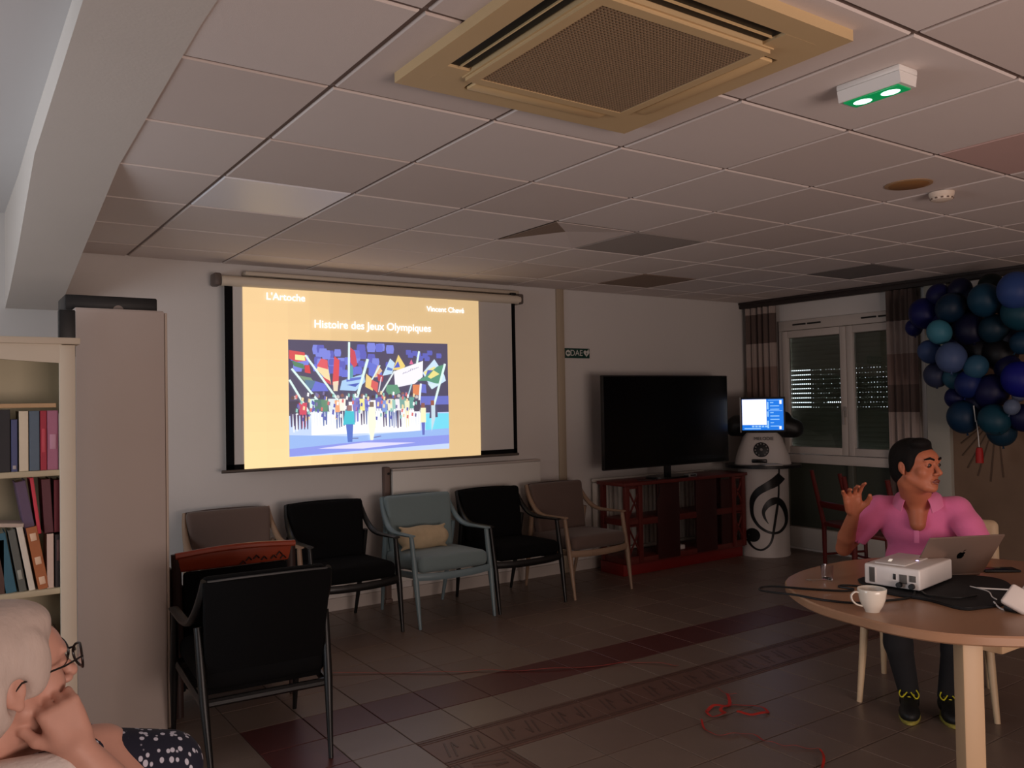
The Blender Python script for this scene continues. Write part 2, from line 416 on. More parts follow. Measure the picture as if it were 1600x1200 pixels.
# ---------------------------------------------------------------- window
win = struct(thing('window_1', (XW, 0, 0)))
def wp(name, x0, x1, y0, y1, z0, z1, m=pvc, r=.006, par=None):
    return MB().rbox(((x0+x1)/2-(0 if par else 0), (y0+y1)/2, (z0+z1)/2), (x1-x0, y1-y0, z1-z0), r).build(name, m, par or win)
wp('frame_head', -.03, .09, WY0, WY1, 2.17, 2.27)
wp('frame_jamb', -.03, .09, 5.40, 5.45, .93, 2.17); wp('frame_jamb', -.03, .09, WY0, WY0+.05, .93, 2.17)
wp('sill', -.06, .10, WY0-.02, WY1+.02, .86, .945)
def sash(y0, y1):
    s = bpy.data.objects.new('sash', None); COL.objects.link(s); s.parent = win
    w = .065
    for a in ((y0, y0+w, .95, 2.165), (y1-w, y1, .95, 2.165)): MB().rbox((-.015, (a[0]+a[1])/2, (a[2]+a[3])/2), (.06, a[1]-a[0], a[3]-a[2]), .006).build('stile', pvc, s)
    for z in (.985, 2.13): MB().rbox((-.015, (y0+y1)/2, z), (.058, y1-y0-2*w, .07), .006).build('rail', pvc, s)
    g = mat('window_glass', (214, 220, 214), .02, spec=.5, trans=1)
    MB().bb(-.012, -.006, y0+w, y1-w, 1.02, 2.095).build('pane', g, s, smooth=False)
    return s
sash(4.685, 5.40); s2 = sash(WY0+.05, 4.68)
MB().rbox((-.055, 4.70, 1.36), (.02, .022, .10), .005).tube([(-.065,4.70,1.38),(-.085,4.70,1.37),(-.085,4.70,1.24)], .009).build('handle', mat('grey_handle', (150,145,140), .4), s2)
mb = MB()
for y in (5.2, 5.03, 4.45, 4.28): mb.rbox((-.034, y, 2.225), (.01, .15, .016), .003)
mb.build('trickle_vent', blackp, win)
# shutter: slats with rows of open slots that let the evening light in
shm = mat('shutter_slat', (118, 122, 108), .6)
z = .95; rows = []
while z < 2.17:
    y0, y1 = WY0+.02, 5.43
    MB().rbox((.115, (y0+y1)/2, z+.0185), (.011, y1-y0, .037), .003).build('shutter_slat', shm, win); rows.append(z+.037); z += .046
mb = MB()
for rz in rows:
    opn = 1.375 < rz < 1.80
    if not opn:
        mb.bb(.112, .118, WY0+.02, 5.43, rz-.001, rz+.010); continue
    y = 5.43
    while y > WY0+.04:
        big = y > 5.20 or (1.44 < rz < 1.49 and 4.82 < y < 5.02)
        per = .022 if big else .030
        hole = (.013 if big else random.choice((.002, .004, .005, .007)) if y > 4.6 else random.choice((.004,.006,.008)))
        mb.bb(.112, .118, y-per+hole, y, rz-.001, rz+.010)
        if not big: mb.bb(.112, .118, y-per, y-per+hole, rz+.0045, rz+.010)
        y -= per
mb.build('shutter_slots', shm, win, smooth=False)['kind'] = 'stuff'
# glazed lower part under the sill
win2 = struct(thing('window_2', (XW, 0, 0)))
MB().bb(.02, .09, WY0, WY1, .06, .86).build('backing', mat('dark_green_panel', (62, 66, 56), .5), win2, smooth=False)
for y in (WY0+.03, 4.68, WY1-.03): MB().rbox((.0, y, .46), (.05, .06, .80), .005).build('mullion', mat('grey_green_frame', (84, 84, 74), .5), win2)
MB().rbox((-.02, (WY0+WY1)/2, .13), (.07, WY1-WY0, .20), .01).build('skirting', mat('skirting_grey', (190, 184, 176), .6), win2)
# curtain rail and two curtains in horizontal colour blocks
railm = mat('dark_rail', (40, 30, 28), .6)
o = MB().rbox((XW-.11, 4.1, 2.455), (.06, 3.5, .045), .006).bb(XW-.14, XW-.12, 2.35, 5.86, 2.477, 2.499).build('curtain_rail', railm)
tag(o, 'dark curtain rail running along the ceiling above the window', 'curtain rail')
cA, cB, cC = mat('curtain_light', (160, 144, 136), .95, noise=.08, scale=200), mat('curtain_brown', (92, 76, 70), .95, noise=.1, scale=200), mat('curtain_taupe', (128, 106, 98), .95, noise=.1, scale=200)
def curtain(y0, y1, zs, label, flo):
    t = thing('curtain', (XW-.11, (y0+y1)/2, 2.43), 0, label, 'curtain', 'window curtains')
    n = 60
    for (za, zb, m) in zs:
        mb = MB(); vs = []
        for k in range(n+1):
            u = k/n; y = (u-.5)*(y1-y0); x = .022*math.sin(u*2*PI*flo+1)+.008*math.sin(u*2*PI*flo*2.3)
            for zz in (za, zb):
                vs += [(x, y, zz-2.43), (x+.004, y, zz-2.43)]
        fs = []
        for k in range(n):
            a = 4*k; b = a+4
            fs += [(a, b, b+2, a+2), (a+1, a+3, b+3, b+1), (a, a+1, b+1, b), (a+2, b+2, b+3, a+3)]
        fs += [(0,2,3,1), (4*n, 4*n+1, 4*n+3, 4*n+2)]
        mb.add(vs, fs).build('fabric_band', m, t, ang=60)
curtain(5.43, 5.80, [(2.36,2.43,cA),(2.06,2.36,cB),(1.82,2.06,cA),(1.46,1.82,cC),(1.05,1.46,cB),(.62,1.05,cA),(.1,.62,cB)], 'pleated curtain in brown and pale blocks in the corner behind the music kiosk', 5)
curtain(3.96, 4.24, [(2.16,2.43,cB),(1.87,2.16,cA),(1.60,1.87,cC),(1.36,1.60,cB),(1.02,1.36,cA),(.5,1.02,cB),(.1,.5,cA)], 'pleated curtain in brown and pale blocks beside the balloons behind the man', 4)
# pale pilaster and fabric mural to the right of the window
struct(MB().rbox((6.99, 3.79, 1.24), (.10, .19, 2.46), .005).build('trim_3', mat('pilaster_paint', (176, 172, 160), .8)))
mu = thing('wall_hanging', (6.97, 2.5, 1.2), 0, 'brown painted wall hanging with radiating dark lines under the balloons', 'wall hanging')
MB().rbox((.03, .03, -.05), (.02, 2.36, 2.2), .004).build('cloth', mat('mural_cloth', (134, 108, 88), .9, noise=.35, scale=2.2), mu)
mb = MB()
for k, (ay, az) in enumerate([(1.12,.02),(1.13,-.1),(1.12,-.2),(1.08,-.3),(1.0,-.36),(.9,-.4),(.8,-.36)]):
    mb.tube([(.018, .84, .14), (.018, ay, az)], [.003, .007], n=5)
mb.tube([(.018,.66,.13),(.018,.3,-.25)], .004, n=5).tube([(.018,.3,.2),(.018,-.1,-.1)], .004, n=5)
mb.build('painted_lines', mat('mural_dark_lines', (92, 72, 58), .9), mu)
MB().rbox((.017, -.35, -.55), (.004, 1.4, 1.1), .001, (.1,0,0)).build('painted_patch', mat('mural_patch', (104, 76, 58), .9, noise=.3, scale=4), mu)
# ---------------------------------------------------------------- wall items
def mrow(x, y, z, rx=PI/2, rz=0): return Matrix.Translation((x, y, z)) @ Euler((rx, 0, rz)).to_matrix().to_4x4()
sg = thing('wall_sign', (4.738, YS, 1.936), 0, 'small dark green defibrillator sign with arrow and heart on the wall', 'sign')
MB().rbox((0, -.006, 0), (.285, .008, .088), .002).build('plate', mat('sign_green', (18, 62, 52), .5), sg)
wm = mat('sign_white', (215, 215, 208), .6)
text('lettering', 'DAE', .075, wm, sg, mrow(-.01, -.011, 0), .0006)
MB().lathe((-.105, -.0105, 0), [(.001,0),(.028,0),(.028,.001),(.001,.001)], 20, axis=Euler((PI/2,0,0)).to_matrix()).build('disc', wm, sg)
MB().prism([(-.128,0),(-.105,.014),(-.105,.005),(-.082,.005),(-.082,-.005),(-.105,-.005),(-.105,-.014)], 0, .001, tf=mrow(0, -.0118, 0)).build('arrow', MATS['sign_green'], sg, smooth=False)
hp = [(.105+.0021*16*math.sin(t)**3, .002+.0021*(13*math.cos(t)-5*math.cos(2*t)-2*math.cos(3*t)-math.cos(4*t))) for t in [2*PI*k/28 for k in range(28)]]
MB().prism(hp, 0, .001, tf=mrow(0, -.0105, 0)).build('heart', wm, sg, smooth=False)
MB().prism([(.110,.018),(.098,-.002),(.105,-.002),(.100,-.02),(.114,.003),(.107,.003)], 0, .001, tf=mrow(0, -.0118, 0)).build('bolt', MATS['sign_green'], sg, smooth=False)
MB().prism([(.124,.026),(.134,.026),(.134,.036),(.124,.036)], 0, .001, tf=mrow(0, -.0105, 0)).build('cross', wm, sg, smooth=False)
# radiator and pipe below the screen
ra = thing('radiator', (3.56, 5.83, .15), 0, 'long flat white wall radiator behind the armchairs below the screen', 'radiator')
MB().rbox((0, -.01, .425), (1.40, .05, .85), .01).build('panel', mat('radiator_white', (226, 222, 214), .5), ra)
MB().rbox((0, .0, .858), (1.40, .07, .016), .004).build('top_grille', pvc, ra)
for x in (-.5, .5): MB().rbox((x, .01, -.07), (.03, .05, .15), .004).build('foot', pvc, ra)
pp = thing('heating_pipe', (2.825, 5.84, 0), 0, 'brown vertical pipe casing at the left end of the radiator', 'pipe')
MB().rbox((0, 0, .53), (.045, .05, 1.0), .006).build('casing', mat('pipe_brown', (112, 92, 84), .6), pp); MB().ball((.008, -.026, .98), .010, 8).build('screw', blackp, pp)
MB().rbox((0,0,.015), (.06,.058,.03), .004).build('collar', MATS['pipe_brown'], pp)
# ---------------------------------------------------------------- ceiling fixtures
acm = mat('ac_yellowed_plastic', (206, 178, 134), .55, noise=.06, scale=4)
acg = mat('ac_grille', (150, 124, 96), .7)
ac = thing('air_conditioner', (1.587, 1.778, 2.5), 0, 'large yellowed square ceiling cassette air conditioner with central grille', 'air conditioner')
mb = MB(); 
H, h2 = .458, .445
def ringbox(mb, o, i, z0, z1):
    for s_ in ((-o,o,-o,-i),(-o,o,i,o),(-o,-i,-i,i),(i,o,-i,i)): mb.bb(s_[0], s_[1], s_[2], s_[3], z0, z1)
# frame leaves four slots
sl0, sl1 = .312, .388; sh = .265
ringbox(mb, H, sl1, -.030, -.0)
ringbox(mb, sl0, .275, -.034, -.0)
for sx in (-1, 1):
    for sy in (-1, 1):
        xa, xb = sorted((sx*sh, sx*sl1)); ya, yb = sorted((sy*sh, sy*sl1))
        mb.bb(xa, xb, ya, yb, -.0303, 0)
mb.build('fascia', acm, ac, smooth=False)
mb = MB(); ringbox(mb, .305, .272, -.044, -.034); mb.build('grille_frame', acm, ac, smooth=False)
mb = MB(); mb.bb(-.275, .275, -.275, .275, -.036, -.034)
n = 46
for k in range(n+1):
    u = -.27+.54*k/n; mb.bb(u-.0018, u+.0018, -.272, .272, -.042, -.036); mb.bb(-.272, .272, u-.0018, u+.0018, -.041, -.036)
mb.build('intake_grille', acg, ac, smooth=False)['kind'] = 'stuff'
flapm = mat('ac_flap', (222, 190, 140), .5)
for (cx, cy, w, d, opn) in ((-.35, 0, .058, .52, 1), (0, -.35, .52, .058, 1), (0, .35, .52, .060, 0), (.35, 0, .060, .52, 0)):
    MB().bb(cx-w/2-.004, cx+w/2+.004, cy-d/2-.004, cy+d/2+.004, -.022, -.001).build('air_outlet', blackp, ac, smooth=False)
    if opn:
        if w < d: MB().box((cx, cy, -.026), (.003, d-.01, .008), (0, .35, 0)).build('louvre', flapm, ac, smooth=False)
        else: MB().box((cx, cy, -.026), (w-.01, .003, .008), (-.35, 0, 0)).build('louvre', flapm, ac, smooth=False)
    else: MB().rbox((cx, cy, -.031), (w-.006, d-.006, .012), .004).build('louvre', flapm, ac)
ex = thing('emergency_exit_light', (2.415, 1.485, 2.5), 0, 'white emergency light box with glowing green window on the ceiling', 'emergency light')
MB().rbox((0, 0, -.010), (.10, .215, .020), .006).build('base', white, ex)
MB().prism([(-.048,-.020),(.048,-.020),(.040,-.055),(-.040,-.055)], -.105, .105, tf=Matrix(((1,0,0,0),(0,0,1,0),(0,1,0,0),(0,0,0,1)))).build('housing', white, ex, smooth=False)
gm = mat('green_lens', (0, 120, 70), .3, emit=.55, ecol=(0, 150, 80)); gl = mat('lamp_glow', (220, 255, 240), .3, emit=3.2, ecol=(190, 255, 225))
MB().rbox((0, 0, -.057), (.070, .185, .006), .002).build('lens', gm, ex)
for y in (-.055, .055): MB().ball((0, y*.85, -.060), (.022, .030, .003), 10).build('lamp', gl, ex)
sm = thing('smoke_detector', (4.055, 2.165, 2.5), 0, 'small round white smoke detector hanging from a ceiling tile', 'smoke detector')
MB().lathe((0,0,0), [(.03,-.002),(.058,-.003),(.056,-.02),(.048,-.028)], 24).build('base', mat('detector_cream', (232, 214, 196), .5), sm)
MB().lathe((0,0,.004), [(.046,-.026),(.052,-.032),(.048,-.044),(.03,-.050),(.001,-.052)], 24).build('cap', MATS['detector_cream'], sm)
mb = MB()
for k in range(12): 
    w = 2*PI*k/12; mb.box((.05*math.cos(w), .05*math.sin(w), -.034), (.006,.010,.007), (0,0,w))
mb.build('vents', mat('detector_vents', (120,100,86), .6), sm)
cp = thing('ceiling_cover', (3.765, 2.165, 2.5), 0, 'round yellow brown blanking disc on the ceiling next to the smoke detector', 'ceiling cover')
MB().lathe((0,0,0), [(.001,-.008),(.085,-.008),(.098,-.001)], 32).build('disc', mat('cover_ochre', (158, 112, 66), .6), cp)
MB().lathe((0,0,0), [(.094,-.001),(.104,-.001),(.104,-.004),(.094,-.006)], 32).build('rim', mat('cover_rim', (176, 140, 104), .6), cp)
# ---------------------------------------------------------------- projection screen
ps = thing('projection_screen', (2.80, 5.75, 0), 0, 'pull-down projection screen with black borders showing an orange title slide', 'projection screen')
scr_w = mat('screen_cloth', (206, 202, 198), .9)
L0, L1, ZT, ZB = -1.20, 1.185, 2.335, 1.105
MB().bb(L0, L1, -.003, 0, ZB-.02, ZT+.02).build('cloth', scr_w, ps, smooth=False)
bm_ = MB(); bm_.bb(L0, L0+.055, -.005, -.003, ZB-.02, ZT).bb(L1-.035, L1, -.005, -.003, ZB-.02, ZT).bb(L0, L1, -.005, -.003, ZB-.02, ZB+.015)
bm_.build('border', black, ps, smooth=False)
MB().tube([(L0-.02, .005, 2.365), (L1+.05, .005, 2.365)], .037, n=16).build('roller_housing', mat('housing_cream', (214, 202, 184), .5), ps)
for x in (L0-.045, L1+.055): MB().rbox((x, .03, 2.372), (.05, .11, .085), .012).build('end_cap', mat('cap_brown_grey', (92, 80, 74), .5), ps)
MB().tube([(L0-.03, -.005, ZB-.03), (L1+.01, -.005, ZB-.03)], .011, n=10).build('bottom_bar', mat('bar_grey', (84, 76, 70), .4), ps)
MB().rbox((1.17, .0, 2.41), (.05,.03,.02), .004).build('bracket', blackp, ps)
MB().rbox((.1, .06, 2.43), (2.3, .09, .03), .01).build('wall_rail', mat('rail_cream', (196, 182, 164), .6), ps)
# slide, drawn as flat layers of coloured light
def vc_mat(name, strength):
    m = bpy.data.materials.new(name); m.use_nodes = True; nt = m.node_tree; b = nt.nodes['Principled BSDF']
    at = nt.nodes.new('ShaderNodeAttribute'); at.attribute_name = 'Col'
    nt.links.new(at.outputs['Color'], b.inputs['Emission Color']); b.inputs['Emission Strength'].default_value = strength
    b.inputs['Base Color'].default_value = (.25,.25,.25,1); b.inputs['Roughness'].default_value = .9
    return m
class Flat:
    """polygons in the slide plane; (u right, v up), later ones on top"""
    def __init__(s): s.v=[]; s.f=[]; s.c=[]; s.k=0
    def poly(s, pts, col, c2=None):
        s.k += 1; y = -.0058-.00004*s.k; n = len(s.v); l = lin(col)
        s.v += [(p[0], y, p[1]) for p in pts]; s.f.append(tuple(range(n, n+len(pts)))); s.c.append(l)
    def build(s, name, mt, parent):
        me = bpy.data.meshes.new(name); me.from_pydata(s.v, [], s.f); me.materials.append(mt)
        ca = me.color_attributes.new('Col', 'FLOAT_COLOR', 'CORNER')
        i = 0
        for p, c in zip(me.polygons, s.c):
            for _ in p.vertices: ca.data[i].color = (*c, 1); i += 1
        o = bpy.data.objects.new(name, me); COL.objects.link(o); o.parent = parent; return o
slide_m = vc_mat('slide_light', 1.0)
F1 = Flat(); SL, SR, SB, ST = 1.722-2.80, 3.622-2.80, 1.085, 2.345
for a in range(12):
    for b in range(10):
        u0, u1 = SL+(SR-SL)*a/12, SL+(SR-SL)*(a+1)/12; v0, v1 = SB+(ST-SB)*b/10, SB+(ST-SB)*(b+1)/10
        t = (b+.5)/10; s_ = (a+.5)/12
        g = .86+.14*math.exp(-((s_-.05)**2)*9)*(1-.3*t)+.05*(1-t)
        F1.poly([(u0,v0),(u1,v0),(u1,v1),(u0,v1)], tuple(min(255, c*g) for c in (252, 212, 150)))
sl = F1.build('projected_slide', slide_m, ps); sl['label'] = 'orange title slide cast by the projector'
PL, PR, PB, PT = 2.035-2.80, 3.326-2.80, 1.152, 1.978
F2 = Flat(); F2.k = 130
def P2(x, y): return (PL+(PR-PL)*(x-65)/1475, PT-(PT-PB)*(y-50)/1105)   # from the crop's frame, squared up
def rect(x0, y0, x1, y1, c): F2.poly([P2(x0,y1), P2(x1,y1), P2(x1,y0), P2(x0,y0)], c)
rng = random.Random(3)
rect(65, 50, 1540, 1155, (62, 58, 92))
for k in range(46):
    x = 105+rng.random()*870; y = 96+rng.random()*270; w = 45+rng.random()*25
    F2.poly([P2(x+a*w*.6, y+b*w*.7) for a, b in ((-.8,1),(.8,1),(1,0),(.8,-.9),(-.8,-.9),(-1,0))], rng.choice([(98,110,214),(120,132,226),(84,90,190)]))
for k in range(9):
    x = 1130+rng.random()*380; y = 90+rng.random()*140; F2.poly([P2(x+a*30, y+b*26) for a, b in ((-.8,1),(.8,1),(1,0),(.8,-.9),(-.8,-.9))], (84,92,190))
rect(1240, 600, 1540, 700, (96, 108, 200)); rect(1240, 690, 1540, 770, (58, 56, 100))
rect(65, 770, 1540, 1155, (198, 218, 255)); rect(250, 740, 1250, 960, (252, 252, 255)); rect(1300, 780, 1540, 950, (110, 222, 246))
F2.poly([P2(65,950),P2(600,985),P2(1540,940),P2(1540,1090),P2(65,1155)], (150, 186, 244))
F2.poly([P2(65,1080),P2(800,1030),P2(1540,1010),P2(1540,1100),P2(65,1150)], (136, 150, 236))
F2.poly([P2(300,1090),P2(700,1050),P2(1200,1075),P2(700,1110)], (226, 222, 255))
def pole(x0, y0, x1, y1, c=(225, 250, 245), w=9):
    dx_, dy_ = x1-x0, y1-y0; L = math.hypot(dx_, dy_); nx, ny = -dy_/L*w, dx_/L*w
    F2.poly([P2(x0+nx,y0+ny), P2(x0-nx,y0-ny), P2(x1-nx,y1-ny), P2(x1+nx,y1+ny)], c)
def fp(pts, c): F2.poly([P2(*p) for p in pts], c)
# flags
fp([(70,150),(200,170),(215,250),(130,260),(70,230)], (214, 66, 70)); fp([(120,190),(200,200),(205,250),(120,240)], (244, 240, 160)); fp([(95,250),(190,280),(200,330),(110,300)], (70, 130, 90))
fp([(200,290),(240,290),(250,370),(200,360)], (214, 54, 60))
fp([(340,230),(390,240),(425,480),(300,330)], (246, 222, 170)); fp([(340,225),(395,240),(400,330),(300,300)], (226, 84, 96)); fp([(345,430),(425,480),(415,440),(350,400)], (206, 60, 80))
fp([(455,200),(500,240),(490,480),(435,480)], (222, 66, 76)); fp([(440,450),(490,440),(480,540),(445,540)], (240, 220, 190))
fp([(598,110),(640,150),(660,280),(630,310),(598,260)], (206, 62, 84)); fp([(590,290),(620,290),(620,420),(580,420)], (80, 160, 170))
fp([(150,390),(250,410),(290,470),(230,480)], (120, 150, 120)); fp([(280,440),(370,470),(400,540),(250,540)], (98, 110, 214)); fp([(200,430),(290,440),(260,520),(210,500)], (80,120,150))
fp([(520,440),(720,370),(730,450),(640,540),(500,530)], (172, 210, 246)); fp([(560,420),(700,400),(720,420),(560,450)], (84, 110, 206)); fp([(560,480),(680,460),(640,500)], (60, 90, 190))
fp([(740,370),(790,420),(800,540),(730,500)], (246, 210, 130)); fp([(790,430),(850,460),(840,560),(780,500)], (220, 90, 90)); fp([(770,250),(850,290),(800,400),(760,380)], (96, 112, 214))
fp([(850,280),(890,340),(840,400),(800,410)], (232, 190, 150)); fp([(840,370),(900,390),(890,450),(850,440)], (190,60,80))
fp([(965,215),(1010,260),(980,370),(890,390)], (196, 226, 250)); fp([(940,300),(990,320),(980,340),(930,330)], (84, 120, 200))
fp([(1045,175),(1110,290),(1080,330),(990,330)], (244, 214, 120)); fp([(1040,240),(1060,300),(1000,310)], (70, 90, 200)); fp([(1170,220),(1190,270),(1150,270)], (222, 100, 150))
fp([(1000,345),(1285,235),(1280,400),(1200,470),(1010,510)], (248, 246, 255))
for k in range(9): pole(1085+k*18, 372-k*8, 1095+k*18, 345-k*8+rng.random()*20, (150,140,170), 3)
fp([(1400,215),(1440,280),(1500,380),(1515,440),(1370,530),(1280,360)], (206, 232, 252)); fp([(1290,350),(1400,290),(1450,370),(1340,440)], (244, 230, 150)); fp([(1330,330),(1385,330),(1370,390),(1310,390)], (80,100,190))
fp([(1430,290),(1500,270),(1450,480),(1320,440),(1220,440),(1300,400)], (76, 150, 120)); fp([(1390,330),(1450,370),(1360,420),(1330,400)], (240, 226, 140)); fp([(1330,470),(1440,470),(1370,530)], (216, 240, 246))
fp([(930,480),(1030,480),(1060,560),(960,600),(920,540)], (88, 150, 120)); fp([(1180,480),(1250,480),(1240,590),(1180,580)], (226, 130, 80)); fp([(1250,470),(1310,480),(1315,570),(1255,560)], (98,110,206))
pole(588, 60, 580, 430); pole(90, 325, 400, 760); pole(205, 195, 540, 720); pole(70, 430, 240, 760); pole(755, 225, 610, 760, w=12); pole(868, 285, 790, 430, w=6); pole(1248, 135, 1225, 260)
pole(1508, 262, 1388, 700, w=11); pole(1005, 340, 880, 560, (230,240,240), 7); pole(1260, 470, 1240, 680, (235,245,250), 10); pole(1170, 470, 1120, 640, (180,220,230), 6); pole(880,400,850,560,(220,220,230),5)
# marchers
ppl = [(115,(60,40,60)),(180,(214,60,90)),(95,(50,44,70)),(265,(220,250,240)),(310,(70,120,110)),(365,(88,140,110)),(430,(226,236,240)),(480,(246,170,120)),(520,(250,246,230)),(600,(250,250,250)),(640,(120,120,200)),
       (700,(246,236,150)),(745,(110,120,210)),(800,(252,250,246)),(850,(100,104,190)),(905,(120,150,220)),(960,(246,240,210)),(1000,(150,200,190)),(1040,(244,240,246)),(1080,(120,170,160)),(1120,(246,240,200)),(1165,(90,160,150)),(1215,(60,54,84))]
for x, c in ppl:
    y = 590+rng.random()*60; bt = y+250+rng.random()*60; w = 24+rng.random()*12
    hair = rng.choice([(60,44,56),(90,60,60),(200,190,190),(140,90,80)])
    F2.poly([P2(x+a*16, y-22+b*20) for a, b in ((-.7,-.7),(0,-1),(.7,-.7),(1,0),(.7,.7),(-.7,.7),(-1,0))], hair)
    fp([(x-w, y+10),(x+w,y+10),(x+w*.8,y+130),(x-w*.8,y+130)], c)
    lc = rng.choice([(240,244,250),(84,110,170),(70,60,100),c])
    fp([(x-w*.7, y+125),(x-2,y+125),(x-6,bt),(x-w*.5,bt)], lc); fp([(x+2, y+125),(x+w*.7,y+125),(x+w*.6,bt-10),(x+8,bt-10)], lc)
for k in range(110):
    x = 90+rng.random()*1150; y = 540+rng.random()*260; fp([(x,y),(x+16,y+6),(x+12,y+40),(x-4,y+34)], rng.choice([(250,250,250),(120,110,160),(246,220,170),(220,110,110),(140,200,190),(84,90,180)]))
fp([(540,730),(620,740),(625,870),(520,870)], (50, 196, 214)); fp([(545,865),(610,865),(600,1040),(560,1040)], (70, 110, 200)); fp([(560,680),(600,680),(600,735),(560,735)], (150,110,110))
fp([(750,700),(810,700),(820,860),(790,1030),(765,1030),(745,860)], (250, 250, 226)); fp([(760,650),(800,650),(800,700),(760,700)], (120,100,90))
fp([(1250,720),(1300,720),(1300,870),(1245,870)], (250, 246, 200)); fp([(1255,870),(1290,870),(1285,1000),(1262,1000)], (90, 104, 190)); fp([(1255,670),(1290,670),(1290,720),(1255,720)], (140,84,74))
fp([(1345,700),(1415,700),(1420,820),(1335,830)], (70, 70, 110)); fp([(1355,690),(1395,690),(1395,830),(1355,970)], (200, 222, 236)); fp([(1350,645),(1385,645),(1385,695),(1350,695)], (150,80,60))
for k in range(5): fp([(100+k*26,760),(118+k*26,760),(114+k*26,900),(106+k*26,900)], (66, 50, 92))
fp([(600,1000),(660,1000),(650,1010),(600,1008)], (90,100,150)); fp([(790,1000),(860,988),(865,998),(800,1010)], (110,120,180))
pc = F2.build('projected_picture', slide_m, sl); pc['label'] = 'picture of athletes carrying flags in a stadium'
tw = mat('slide_text_white', (255, 255, 255), .9, emit=1.1, ecol=(246, 250, 255))
text('title', 'Histoire des Jeux Olympiques', .079, tw, sl, mrow(2.70-2.80, -.0205, 2.092), .0004, sx=1.0, bold=.0009)
text('heading', "L'Artoche", .070, tw, sl, mrow(2.02-2.80, -.0205, 2.272), .0004, bold=.0009)
text('caption', 'Vincent Chevé', .057, tw, sl, mrow(3.31-2.80, -.0205, 2.245), .0004, bold=.0009)
# ================================================================ ARMCHAIRS
teal = mat('teal_fabric', (118, 136, 138), .95, noise=.08, scale=300, sheen=.2); tealw = mat('teal_painted_wood', (116, 136, 142), .4)
taupe = mat('taupe_fabric', (100, 82, 74), .95, noise=.10, scale=300, sheen=.2); oak = mat('pale_oak', (150, 124, 102), .45, noise=.15, scale=8, stretch=(1,1,.1))
greyp = mat('grey_piping', (60, 60, 60), .5)
def make_armchair(label, fab, wood, group='mid-century armchairs', pip=None):
    t = thing('armchair', (0, 0, 0), 0, label, 'armchair', group)
    for s in (-1, 1):
        MB().tube([(s*.305,-.335,0),(s*.308,-.29,.30),(s*.311,-.235,.605)], [.011,.021,.016], 10).build('leg', wood, t)
        MB().tube([(s*.262,.335,0),(s*.280,.26,.33),(s*.290,.20,.62)], [.011,.021,.018], 10).build('leg', wood, t)
        pts = spline([(s*.313,-.255,.612),(s*.312,-.12,.608),(s*.309,.02,.606),(s*.302,.12,.63),(s*.294,.20,.69),(s*.287,.255,.76),(s*.280,.285,.825)], 5)
        k = len(pts); el = [(1.7-.9*(i/k)**1.0, .55+.9*(i/k)) for i in range(k)]
        MB().tube(pts, [.015+.003*math.sin(PI*i/k) for i in range(k)], 10, ell=el, up=(0,0,1)).build('armrest', wood, t)
        MB().tube([(s*.298,-.24,.345),(s*.278,.25,.30)], .018, 8, ell=(.7,1.3)).build('side_rail', wood, t)
    MB().tube(spline([(-.305,-.285,.34),(-.16,-.315,.335),(0,-.322,.333),(.16,-.315,.335),(.305,-.285,.34)], 4), .022, 8, ell=(.7,1.2), up=(0,0,1)).build('front_rail', wood, t)
    MB().tube([(-.28,.25,.31),(.28,.25,.31)], .018, 8).build('back_rail', wood, t)
    MB().rbox((0,-.035,.405), (.565,.55,.105), .04, (-.03,0,0), 4, bulge=.014).build('seat_cushion', fab, t)
    # padded back with a full upholstered rear, leaning backwards, wider at the top
    bk = MB(); bk.rbox((0,0,0), (.53,.085,.50), .03, None, 3)
    q = Euler((-.20, 0, 0)).to_matrix(); vv = []
    for v in bk.v:
        v = Vector(v); w = 1+.12*(v.z/.25)*.5; v.x *= w; v.y += -.05*(v.x/.28)**2+.012
        vv.append(tuple(q@v+Vector((0,.235,.585))))
    bk.v = vv; b = bk.build('backrest', fab, t)
    sh = MB(); sh.rbox((0,0,0), (.55,.02,.50), .008, None, 2); vv = []
    for v in sh.v:
        v = Vector(v); w = 1+.10*(v.z/.25)*.5; v.x *= w; v.y += -.04*(v.x/.28)**2
        vv.append(tuple(q@v+Vector((0,.292,.572))))
    sh.v = vv; sh.build('back_panel', fab, t)
    MB().tube(spline([(-.268,.30,.826),(-.13,.318,.832),(0,.323,.833),(.13,.318,.832),(.268,.30,.826)], 3), .005, 6).build('piping', pip or fab, t)
    return t
c3 = make_armchair('teal upholstered armchair with a cream lumbar pillow on its seat', teal, tealw)
c3.location = (2.950, 5.335, 0); c3.scale.x = .97
def recolor(t, fab, wood):
    for ch in t.children:
        me = ch.data.copy(); me.materials[0] = fab if ch.name.split('.')[0] in ('seat_cushion','backrest','back_panel','piping') else wood; ch.data = me
cb = copy_tree(c3); recolor(cb, black, blackw)
cb.location = (2.245, 5.37, 0); cb['label'] = 'black armchair in the row between the left taupe armchair and the teal one'
cb2 = copy_tree(cb); cb2.location = (3.592, 5.34, 0); cb2['label'] = 'black armchair in the row between the teal and the right taupe armchair'
ct = copy_tree(c3); recolor(ct, taupe, oak); ct.location = (4.262, 5.345, 0); ct.rotation_euler = (0, 0, .03)
ct['label'] = 'taupe armchair with pale oak arms at the right end of the row, by the console'
ct2 = copy_tree(ct); ct2.location = (1.585, 5.40, 0); ct2.rotation_euler = (0, 0, 0); ct2['label'] = 'taupe armchair at the left end of the row, behind the red wooden topped chair'
cf = copy_tree(cb); cf.location = (1.163, 3.79, 0); cf.rotation_euler = (0, 0, PI-.06); cf.scale = (.93, 1, .975)
cf['label'] = 'black armchair in the foreground seen from behind, nearest to the camera'
